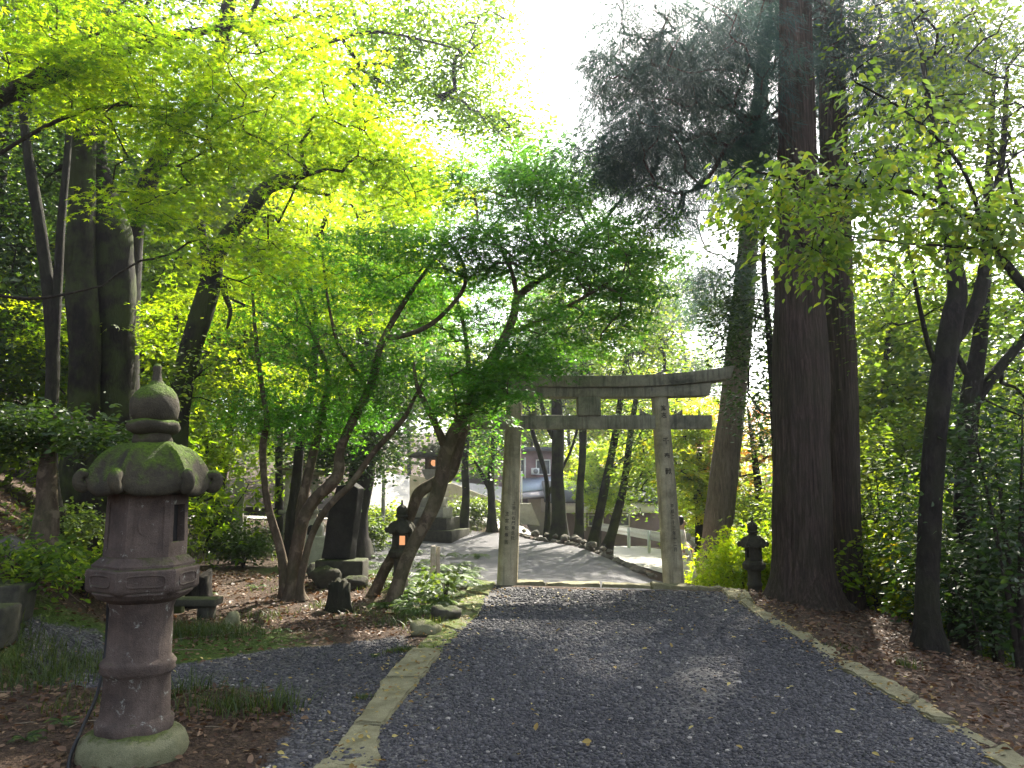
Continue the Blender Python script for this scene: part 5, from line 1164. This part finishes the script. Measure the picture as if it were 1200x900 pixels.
# bough with thin bark crossing top
YD = 11.5
d1 = limb([(150, 560, 15, 26), (152, 330, 15, 24), (168, 230, 14.5, 22), (215, 140, 13.6, 20), (252, 80, 13, 19), (262, 40, 12.8, 20), (268, 5, 12.6, 18), (275, -60, 12.5, 14), (280, -150, 12.5, 6)])
d2 = limb([(258, 100, 13, 12), (276, 106, 11.8, 9), (300, 98, 11.5, 9), (322, 94, YD, 8), (340, 78, YD, 7), (362, 60, YD, 6), (390, 48, YD, 6), (420, 40, YD, 5), (450, 38, YD, 4), (500, 48, YD, 3), (545, 60, YD, 2)])
d3 = limb([(268, 25, 12.6, 9), (290, 18, 12.3, 8), (300, 5, 12.2, 6), (310, -30, 12.2, 5)])
d4 = limb([(268, 32, 12.6, 8), (284, 36, 12.4, 7), (300, 50, 12.2, 4), (310, 75, 12.2, 3)])
tree('zelkova_tree', 'tall tree whose long dark bough snakes right across the top of the picture', 'tree', [d1, d2, d3, d4],
     [cr(470, 60, 12.5, 120, 75, 1.8, 2.6), cr(370, 20, 13, 110, 60, 1.8, 1.6), cr(540, 120, 13.5, 60, 60, 1.4, 1.1), cr(420, 150, 13, 110, 55, 1.8, 1.5), cr(300, -60, 13, 200, 60, 2, 1.2), cr(575, 40, 13.5, 50, 60, 1.2, .8), cr(590, 150, 14, 50, 40, 1.2, .7)], 340, 'ovate', M['lf_bright'], M['bark'], per=75, R=.5, size=.085, seed=55, flat=.3, jit=.6, minh=.35, base_tint=.34, tvar=.22, tip=.004, maxr=.035, tilt=.35)
# bright maple overhanging from the left
e1 = limbw([(-6.6, 6.4, 1.3, .17), (-6.3, 6.4, 3, .14), (-5.6, 6.5, 4.3, .11), (-4.6, 6.7, 5.2, .08), (-3.4, 7, 5.9, .05), (-2.2, 7.3, 6.3, .02)])
e2 = limb([(-120, 210, 6.6, 14), (-40, 140, 6.6, 12), (0, 112, 6.6, 8), (35, 90, 6.6, 7), (62, 68, 6.6, 6), (100, 45, 6.6, 4), (150, 28, 6.6, 3)])
e3 = limb([(-100, 260, 6.6, 10), (0, 180, 6.7, 5), (100, 130, 6.8, 5), (200, 128, 7.0, 4), (300, 160, 7.2, 3), (350, 190, 7.3, 2)])
e4 = limb([(-140, 330, 7.4, 8), (-40, 340, 7.6, 5), (40, 350, 7.8, 4), (120, 335, 7.9, 2)])
tree('maple_tree', 'bright yellow-green maple overhanging from the left edge with sunlit feathery sprays', 'maple', [e1, e2, e3, e4],
     [cr(60, 60, 6.4, 130, 70, 1.0, 1.8), cr(200, 80, 6.8, 130, 75, 1.1, 2.3), cr(330, 90, 7.4, 110, 75, 1.1, 1.5), cr(240, 165, 7.0, 130, 50, 1.0, 1.7), cr(400, 170, 7.8, 110, 55, 1.0, 1.5), cr(480, 210, 8.4, 70, 45, .8, .8), cr(300, 300, 8.6, 120, 45, 1.0, 1.2), cr(170, 240, 7.2, 50, 30, .5, .4)], 330, 'maple5', M['lf_bright'], M['twig'],
     per=80, R=.40, size=.060, seed=56, flat=.06, droop=.22, jit=.30, tip=.0028, maxr=.03, seg=.25, minh=.1, base_tint=.48, tvar=.30, tilt=.2, upcost=.3, lvar=.16)
# second bright maple, further back
m1 = limb([(345, 600, 14.8, 14), (352, 520, 14.8, 11), (366, 450, 14.8, 9), (370, 380, 14.8, 8), (362, 320, 14.8, 7), (380, 260, 14.8, 5), (400, 200, 14.8, 3)])
m2 = limb([(366, 440, 14.8, 6), (340, 400, 14.7, 5), (310, 370, 14.5, 4), (270, 350, 14.3, 3)])
tree('maple_tree', 'sunlit yellow-green maple glowing behind the multi-stemmed tree', 'maple', [m1, m2],
     [cr(300, 360, 14.3, 110, 36, 1.6, 2), cr(430, 330, 14.8, 110, 50, 1.6, 2), cr(200, 380, 14, 80, 36, 1.4, 1), cr(400, 250, 15, 120, 55, 1.8, 2), cr(320, 440, 15, 80, 35, 1.5, .8), cr(510, 215, 15, 60, 45, 1.4, .9), cr(100, 380, 14.5, 90, 35, 1.4, .8)], 230, 'maple3', M['lf_bright'], M['bark'],
     per=90, R=.5, size=.08, seed=57, flat=.10, droop=.2, jit=.4, tip=.004, maxr=.03, minh=.3, base_tint=.62, tvar=.2, tilt=.18)

# ------------------------------------------------------------------ grove behind the gate
def gl(x, Yd, *pp): return limb([(a, b, Yd, w) for a, b, w in pp])
grove = [
 ('slim mossy grove tree left of the left pillar, nearest the retaining wall', 'evergreen_oak', 29.8, [[(543, 622, 12), (546, 580, 9), (545, 545, 8), (548, 510, 7), (552, 470, 5), (556, 420, 3)]], [(545, 480, 40, 45, 1.6, 1), (560, 530, 28, 22, 1.2, .6)], 'lf_broad', 34),
 ('low forked grove tree with green leaves just left of the left pillar', 'evergreen_oak', 30.0, [[(577, 624, 13), (576, 590, 9), (575, 560, 8), (578, 520, 6), (580, 470, 4)], [(576, 578, 6), (566, 558, 5), (556, 540, 3)]], [(572, 530, 34, 32, 1.4, 1), (580, 470, 40, 40, 1.5, 1)], 'lf_shade', 34),
 ('thin double-stemmed grove tree right of the left pillar', 'evergreen_oak', 29.0, [[(641, 628, 8), (642, 590, 6), (640, 560, 5), (632, 530, 6), (624, 505, 5), (618, 470, 4)], [(642, 580, 5), (655, 556, 4), (668, 530, 3), (676, 505, 3), (684, 470, 2)]], [(625, 460, 50, 40, 1.6, 1), (690, 450, 30, 40, 1.4, .6)], 'lf_broad', 34),
 ('thickest mossy grove tree seen between the gate pillars', 'evergreen_oak', 28.4, [[(655, 638, 26), (655, 600, 17), (653, 560, 15), (654, 510, 14), (652, 460, 12), (655, 400, 10), (660, 330, 4)], [(653, 520, 8), (640, 495, 6), (634, 470, 4)]], [(650, 430, 60, 40, 2, 2), (670, 370, 70, 40, 2, 1.6), (660, 310, 50, 40, 2, .9)], 'lf_dark', 80),
 ('straight grove tree with pale lichen patches right of the thickest mossy one', 'evergreen_oak', 27.4, [[(678, 640, 15), (679, 610, 10), (680, 570, 9), (683, 530, 9), (683, 480, 10), (684, 420, 7), (690, 350, 3)]], [(690, 420, 45, 50, 1.8, 1), (700, 350, 60, 45, 1.8, 1.2), (700, 480, 30, 25, 1.3, .5)], 'lf_broad', 60),
 ('left of the two grove trees leaning right near the guard rail', 'evergreen_oak', 25.6, [[(693, 646, 18), (699, 618, 11), (706, 585, 10), (713, 550, 9), (720, 515, 9), (727, 470, 7), (735, 410, 4)], [(712, 560, 6), (722, 545, 5), (735, 535, 3)]], [(735, 510, 35, 45, 1.6, 1), (740, 420, 50, 50, 1.8, 1), (745, 340, 60, 50, 1.8, 1.3)], 'lf_broad', 70),
 ('right of the two grove trees leaning right, nearest the guard rail', 'evergreen_oak', 24.6, [[(708, 650, 18), (716, 628, 11), (724, 600, 10), (731, 570, 9), (736, 535, 8), (740, 500, 7), (748, 450, 5)]], [(755, 555, 34, 32, 1.2, 1.3), (760, 500, 35, 35, 1.3, 1), (780, 400, 50, 50, 1.6, 1.1), (775, 310, 50, 50, 1.6, 1)], 'lf_broad', 80),
]
for i, (lab, nm, Yd, limbs_, crn, lm, n) in enumerate(grove):
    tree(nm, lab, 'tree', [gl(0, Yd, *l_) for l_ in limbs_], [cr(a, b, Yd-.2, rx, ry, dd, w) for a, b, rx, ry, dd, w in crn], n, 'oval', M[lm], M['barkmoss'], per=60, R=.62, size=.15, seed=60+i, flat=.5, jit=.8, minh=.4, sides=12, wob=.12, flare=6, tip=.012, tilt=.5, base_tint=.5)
# yellow maples beyond the gate, right
def bg_tree(name, label, base, hgt, rad, lmat, leaf, seed, n=150, per=90, size=.2, R=.9, low=.3, tint=.5, group=None, bark=None, cat='tree', flat=.45, jit=.8, tr=.16):
    x, y = base; z = H(x, y); rg = np.random.default_rng(seed)
    tx, ty = rg.normal(0, .06, 2)*hgt
    l1 = limbw([(x, y, z, tr), (x+tx*.3, y+ty*.3, z+hgt*.3, tr*.8), (x+tx*.6, y+ty*.6, z+hgt*.6, tr*.55), (x+tx, y+ty, z+hgt*.93, tr*.15)])
    cs = []
    for k in range(7):
        a = k*2.4+seed; t = low+(1-low)*(k+.5)/7; rr = rad*(1-.55*t)*1.1
        cs.append((Vector((x+tx*t+math.cos(a)*rr*.45, y+ty*t+math.sin(a)*rr*.45, z+hgt*t*.96)), (rr*.75, rr*.75, hgt*(1-low)*.17), rr*rr))
    return tree(name, label, cat, [l1], cs, n, leaf, lmat, bark or M['bark'], per=per, R=R, size=size, seed=seed, flat=flat, jit=jit, minh=.2, sides=9, tip=.012, tilt=.4, base_tint=tint, group=group, flare=4, seg=.8, maxr=.1)
def at(px, Yd): return (P(px, 575, Yd).x, Yd)
bg_tree('maple_tree', 'yellow-green maple filling the gap between the right pillar and the leaning cedar', at(818, 22), 4.8, 1.9, M['lf_yellow'], 'maple3', 81, 130, 90, .14, .6, .35, .2, cat='maple', flat=.12, jit=.4)
bg_tree('maple_tree', 'golden maple glowing behind the right pillar above the guard rail', at(778, 31), 7.6, 2.8, M['lf_yellow'], 'maple3', 82, 130, 80, .17, .75, .45, .35, cat='maple', flat=.12, jit=.4)
bg_tree('maple_tree', 'orange and green maple behind the silhouetted lantern, left of the big cedars', at(897, 20), 4.6, 1.7, M['lf_orange'], 'maple3', 83, 45, 70, .11, .45, .5, .18, cat='maple', flat=.12, jit=.4)
bg_tree('maple_tree', 'pale yellow maple high behind the middle of the gate', at(715, 56), 17, 5, M['lf_yellow'], 'maple3', 84, 200, 80, .26, 1.1, .25, .4, cat='maple', flat=.2, jit=.5)
bg_tree('broadleaf_tree', 'light green tree far behind the centre block of the gate', at(672, 58), 19, 5.2, M['lf_bright'], 'oval', 88, 200, 90, .24, 1.0, .55, .4)
bg_tree('maple_tree', 'bright yellow-green maple glowing between the grove trunks beside the brown house', at(697, 36), 7.2, 2.3, M['lf_bright'], 'maple3', 80, 110, 80, .17, .75, .6, .7, cat='maple', flat=.15, jit=.4)
bg_tree('maple_tree', 'light yellow-green maple far behind the gate beam, right of its centre', at(775, 54), 22, 5.2, M['lf_yellow'], 'maple3', 89, 240, 90, .22, 1.0, .45, .15, cat='maple')
bg_tree('broadleaf_tree', 'light green tree far behind the left pillar of the gate', at(618, 64), 20, 5.5, M['lf_broad'], 'oval', 85, 200, 80, .3, 1.2, .25, .75)
bg_tree('broadleaf_tree', 'pale green tree far behind the right end of the gate beam', at(835, 52), 23, 5.2, M['lf_broad'], 'oval', 86, 230, 90, .26, 1.1, .2, .1)
bg_tree('broadleaf_tree', 'green tree behind the narrow dark trunk left of the cedars', at(940, 27), 7, 2.2, M['lf_broad'], 'oval', 87, 190, 90, .18, .8, .1, .6)
for i, (px, Yd, hh, rr, lm, ti, lab) in enumerate([
   (1015, 19, 9, 3.0, 'lf_broad', .65, 'leafy green tree directly right of the two cedar trunks'),
   (1075, 24, 12, 4.0, 'lf_broad', .8, 'light green tree seen behind the slender forked tree on the bank'),
   (1170, 20, 10, 3.6, 'lf_broad', .45, 'green tree behind the right edge of the picture'),
   (1240, 15, 10, 3.4, 'lf_dark', .5, 'dark tree cut off by the right edge of the picture'),
   (980, 34, 15, 4.5, 'lf_yellow', .2, 'yellow-green tree far behind the cedar trunks'),
   (1130, 38, 15, 5, 'lf_yellow', .15, 'far yellow-green tree low on the valley side at the right')]):
    bg_tree('broadleaf_tree', lab, at(px, Yd), hh, rr, M[lm], 'oval', 90+i, 165, 90, .13+.004*Yd, .55+.02*Yd, .12, ti)
for i, (px, Yd, hh, rr, lm, ti, lf, lab) in enumerate([
   (-40, 17, 13, 4.0, 'lf_dark', .6, 'oval', 'dark hillside tree behind the slim forked tree at the far left'),
   (60, 21, 14, 4.2, 'lf_broad', .6, 'oval', 'hillside tree behind the two big dark trunks'),
   (165, 19, 12, 3.6, 'lf_bright', .45, 'maple3', 'yellow-green hillside maple between the broadest trunk and the crooked tree'),
   (250, 23, 15, 4.4, 'lf_broad', .7, 'oval', 'tall green hillside tree behind the crooked tree'),
   (330, 27, 16, 4.6, 'lf_bright', .35, 'oval', 'tall light green tree behind the multi-stemmed tree'),
   (420, 33, 17, 4.8, 'lf_bright', .3, 'oval', 'tall light green tree behind the evergreen oak'),
   (480, 60, 19, 5, 'lf_broad', .8, 'oval', 'green tree far behind the stepped stone lantern'),
   (0, 30, 16, 5, 'lf_dark', .7, 'oval', 'dark tree high on the hill at the far left'),
   (130, 32, 18, 5, 'lf_broad', .5, 'oval', 'green tree high on the hill above the lantern'),
   (225, 38, 19, 5.4, 'lf_dark', .8, 'oval', 'dark tree high on the hill behind the crooked tree')]):
    bg_tree('maple_tree' if lf == 'maple3' else 'broadleaf_tree', lab, at(px, Yd), hh, rr, M[lm], lf, 110+i, 200, 95, .10+.005*Yd, .5+.02*Yd, .12 if px < 200 else .38, ti)
# far wood as one mass each side
def wood(label, pts, seed, lm):
    rg = np.random.default_rng(seed); C = []
    for (x, y, hh, r) in pts:
        z = H(x, y); u = unit(rg.normal(size=(70, 3)))*rg.random((70, 1))**.4; C.append(np.array([x, y, z+hh*.5])+u*np.array([r, r, hh*.55]))
    mb = MB(); sprays(mb, 'oval', np.concatenate(C), 1.5, 50, .5, .6, .1, .9, tvar=.25, rg=rg, tilt=.5); o = mb.build('far_wood', M[lm], tint=True); tag(o, label, 'wood', kind='stuff')
r2 = random.Random(5)
wood('far wood of dark green trees on the hill beyond the left-hand trees', [(-54+i*5.2+r2.uniform(-1, 1), 60+r2.uniform(-4, 6), 14+r2.uniform(-2, 4), 5) for i in range(11)], 201, 'lf_broad')
wood('far wood of green trees closing the view behind the houses', [(-3+i*5+r2.uniform(-1, 1), 66+r2.uniform(-3, 6), 10.5+r2.uniform(-2, 2), 4.6) for i in range(12)], 202, 'lf_broad')
wood('far wood on the hillside at the extreme left', [(-19-i*1.6, 14+i*3.2, 12+r2.uniform(-2, 4), 3.8) for i in range(8)], 203, 'lf_dark')
wood('far wood across the valley at the extreme right', [(17+i*3.4+r2.uniform(-1, 1), 30+i*3.0, 6, 4) for i in range(9)], 204, 'lf_broad')

# ------------------------------------------------------------------ shrubs
def shrub(name, label, px, py, hgt, rad, lmat, leaf, seed, n=40, per=60, size=.07, R=.25, tint=.5, group=None, nst=4, base=None, flat=.35, jit=.6, low=.35, cat='shrub', droop=.2):
    b = base if base is not None else on(px, py); rg = np.random.default_rng(seed); limbs = []
    for k in range(nst):
        a = 2*PI*k/nst+rg.normal(0, .4); rr = rad*.5*rg.uniform(.4, 1); H_ = hgt*rg.uniform(.65, .95)
        limbs.append(limbw([(b.x, b.y, b.z-.03, .012+.01*hgt), (b.x+math.cos(a)*rr*.3, b.y+math.sin(a)*rr*.3, b.z+H_*.4, .01+.006*hgt), (b.x+math.cos(a)*rr, b.y+math.sin(a)*rr, b.z+H_, .005)]))
    return tree(name, label, cat, limbs, [(Vector((b.x, b.y, b.z+hgt*(low+1)/2)), (rad, rad, hgt*(1-low)*.5), 1)], n, leaf, lmat, M['twig'], per=per, R=R, size=size, seed=seed, flat=flat, jit=jit, droop=droop, tip=.003, maxr=.012, minh=.2, flare=0, sides=7, base_tint=tint, group=group, seg=.2, roots=False, tilt=.3)
# small glossy tree left
s1 = limb([(55, 600, 9.0, 24), (55, 560, 9.0, 22), (57, 530, 9.0, 15), (60, 500, 9, 9), (70, 480, 9, 5)])
tree('camellia_tree', 'small camellia tree with a smooth pale stem and glossy leaves left of the big lantern', 'tree', [s1], [cr(60, 500, 8.9, 70, 26, .8, 2), cr(120, 510, 8.6, 40, 20, .5, 1), cr(10, 510, 9, 50, 26, .7, 1)], 75, 'ovate', M['lf_dark'], M['barkmaple'], per=60, R=.28, size=.085, seed=141, flat=.25, jit=.6, minh=.5, base_tint=.75, tip=.003, maxr=.015, flare=3)
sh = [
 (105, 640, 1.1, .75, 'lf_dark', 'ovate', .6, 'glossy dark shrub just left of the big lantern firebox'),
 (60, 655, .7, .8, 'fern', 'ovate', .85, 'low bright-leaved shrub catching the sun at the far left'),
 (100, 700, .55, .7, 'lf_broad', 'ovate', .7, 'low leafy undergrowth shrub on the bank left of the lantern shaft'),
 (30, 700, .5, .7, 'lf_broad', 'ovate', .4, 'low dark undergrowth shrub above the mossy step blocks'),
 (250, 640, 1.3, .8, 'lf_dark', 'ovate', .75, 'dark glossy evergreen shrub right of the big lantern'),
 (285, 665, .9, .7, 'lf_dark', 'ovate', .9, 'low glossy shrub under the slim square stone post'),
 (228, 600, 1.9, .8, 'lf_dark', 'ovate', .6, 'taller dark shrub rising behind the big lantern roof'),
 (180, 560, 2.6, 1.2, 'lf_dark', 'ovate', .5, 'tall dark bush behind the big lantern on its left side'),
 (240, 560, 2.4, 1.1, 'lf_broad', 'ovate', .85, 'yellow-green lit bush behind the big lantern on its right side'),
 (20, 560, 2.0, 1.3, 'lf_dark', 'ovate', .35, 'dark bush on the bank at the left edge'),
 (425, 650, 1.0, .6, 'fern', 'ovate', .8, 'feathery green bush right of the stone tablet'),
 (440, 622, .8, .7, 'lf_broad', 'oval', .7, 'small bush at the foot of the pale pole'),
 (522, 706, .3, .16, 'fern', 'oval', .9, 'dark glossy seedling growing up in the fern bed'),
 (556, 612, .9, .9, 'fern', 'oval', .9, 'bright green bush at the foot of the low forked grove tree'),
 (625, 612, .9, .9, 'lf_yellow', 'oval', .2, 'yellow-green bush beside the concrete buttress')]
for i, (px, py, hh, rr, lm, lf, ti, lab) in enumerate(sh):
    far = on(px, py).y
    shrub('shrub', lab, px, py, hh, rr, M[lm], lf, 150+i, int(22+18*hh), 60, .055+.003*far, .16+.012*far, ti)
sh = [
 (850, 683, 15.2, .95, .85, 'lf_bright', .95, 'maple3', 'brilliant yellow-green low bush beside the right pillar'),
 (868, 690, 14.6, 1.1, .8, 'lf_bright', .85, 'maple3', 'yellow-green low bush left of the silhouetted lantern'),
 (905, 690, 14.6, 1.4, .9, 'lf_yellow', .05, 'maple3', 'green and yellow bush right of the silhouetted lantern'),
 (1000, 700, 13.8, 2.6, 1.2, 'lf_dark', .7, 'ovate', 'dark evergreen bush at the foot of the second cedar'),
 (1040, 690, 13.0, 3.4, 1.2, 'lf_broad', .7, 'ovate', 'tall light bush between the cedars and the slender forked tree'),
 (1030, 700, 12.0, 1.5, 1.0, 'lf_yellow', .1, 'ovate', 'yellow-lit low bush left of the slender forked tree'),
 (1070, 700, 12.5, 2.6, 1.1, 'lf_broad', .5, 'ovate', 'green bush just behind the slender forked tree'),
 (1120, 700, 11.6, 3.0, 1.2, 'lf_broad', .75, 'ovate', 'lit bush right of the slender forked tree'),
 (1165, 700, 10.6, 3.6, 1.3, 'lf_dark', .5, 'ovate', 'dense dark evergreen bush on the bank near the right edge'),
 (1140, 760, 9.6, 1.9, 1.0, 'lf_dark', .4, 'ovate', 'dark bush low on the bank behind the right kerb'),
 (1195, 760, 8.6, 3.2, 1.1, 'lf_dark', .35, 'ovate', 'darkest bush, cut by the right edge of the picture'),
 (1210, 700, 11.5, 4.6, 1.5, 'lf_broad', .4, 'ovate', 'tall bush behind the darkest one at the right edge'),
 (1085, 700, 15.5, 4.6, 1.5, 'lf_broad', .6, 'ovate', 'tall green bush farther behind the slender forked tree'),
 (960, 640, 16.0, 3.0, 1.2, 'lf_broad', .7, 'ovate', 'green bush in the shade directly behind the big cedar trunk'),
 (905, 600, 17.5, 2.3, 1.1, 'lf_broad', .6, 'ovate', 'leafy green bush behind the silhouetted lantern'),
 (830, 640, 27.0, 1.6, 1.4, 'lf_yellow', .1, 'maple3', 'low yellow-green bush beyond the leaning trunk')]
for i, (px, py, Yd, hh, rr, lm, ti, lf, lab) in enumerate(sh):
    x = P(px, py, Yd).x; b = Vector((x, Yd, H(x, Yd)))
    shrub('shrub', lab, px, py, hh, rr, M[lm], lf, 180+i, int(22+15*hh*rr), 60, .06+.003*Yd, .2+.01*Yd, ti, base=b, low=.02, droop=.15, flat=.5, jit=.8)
p = on(822, 668)
mb = MB()
for i in range(90):
    a = rnd.uniform(0, PI); r = rnd.uniform(.2, .8); q = Vector((rnd.gauss(0, .3), rnd.gauss(0, .25), 0)); pts = [q, q+Vector((math.cos(a)*r*.5, rnd.gauss(0, .1), r*.4)), q+Vector((math.cos(a)*r, rnd.gauss(0, .2), r*.35))]
    tube(mb, pts, [.015, .012, .006], 5)
o = mb.build('brushwood_pile', M['twig']); o.location = p; tag(o, 'pile of dry brown branches at the foot of the leaning cedar', 'brushwood')

# ------------------------------------------------------------------ camera, sun, sky
cam = D.cameras.new('camera'); co = D.objects.new('camera', cam); COL.objects.link(co); co.location = (0, 0, CAMZ); co.rotation_euler = (PI/2+PITCH, 0, 0)
cam.sensor_width = 36; cam.lens = 27; cam.clip_end = 1000; cam.clip_start = .05; SC.camera = co
EL, AZ = R_(43), R_(24)
sd = Vector((math.sin(AZ)*math.cos(EL), math.cos(AZ)*math.cos(EL), math.sin(EL)))
su = D.lights.new('sun', 'SUN'); su.energy = 5.0; su.angle = R_(.53); su.color = (1, .93, .80); so = D.objects.new('sun', su); COL.objects.link(so)
so.rotation_euler = (-sd).to_track_quat('-Z', 'Y').to_euler(); so.location = sd*40
w = D.worlds.new('World'); SC.world = w; w.use_nodes = True; nt = w.node_tree; nt.nodes.clear()
out = nt.nodes.new('ShaderNodeOutputWorld'); bg = nt.nodes.new('ShaderNodeBackground'); sk = nt.nodes.new('ShaderNodeTexSky'); sk.sky_type = 'NISHITA'
sk.sun_disc = False; sk.sun_elevation = EL; sk.sun_rotation = AZ; sk.dust_density = 3.0; sk.air_density = 1.0; sk.ozone_density = 1.0
hs = nt.nodes.new('ShaderNodeHueSaturation'); hs.inputs['Saturation'].default_value = .55; nt.links.new(sk.outputs[0], hs.inputs['Color']); nt.links.new(hs.outputs[0], bg.inputs[0]); bg.inputs[1].default_value = .115; nt.links.new(bg.outputs[0], out.inputs[0])
mb = MB(); mb.box((0, 115, 17), (330, 300, 58)); o = mb.build('glare_haze', None); tag(o, 'thin volume in the air added for the veil of lens glare', kind='stuff')  # volume added to stand in for lens glare at upper right
m, nt, out = mat('glare_haze'); pv = nt.nodes.new('ShaderNodeVolumePrincipled'); pv.inputs['Color'].default_value = (.86, .9, 1, 1); pv.inputs['Density'].default_value = .0018; pv.inputs['Anisotropy'].default_value = .86
nt.links.new(pv.outputs[0], out.inputs['Volume']); o.data.materials.append(m)
SC.view_settings.view_transform = 'Standard'; SC.view_settings.look = 'None'; SC.view_settings.gamma = 1; SC.view_settings.exposure = 2.25
cy = SC.cycles; cy.max_bounces = 7; cy.diffuse_bounces = 4; cy.glossy_bounces = 2; cy.transmission_bounces = 5; cy.transparent_max_bounces = 4; cy.use_denoising = True; cy.sample_clamp_indirect = 6; cy.caustics_reflective = False; cy.caustics_refractive = False
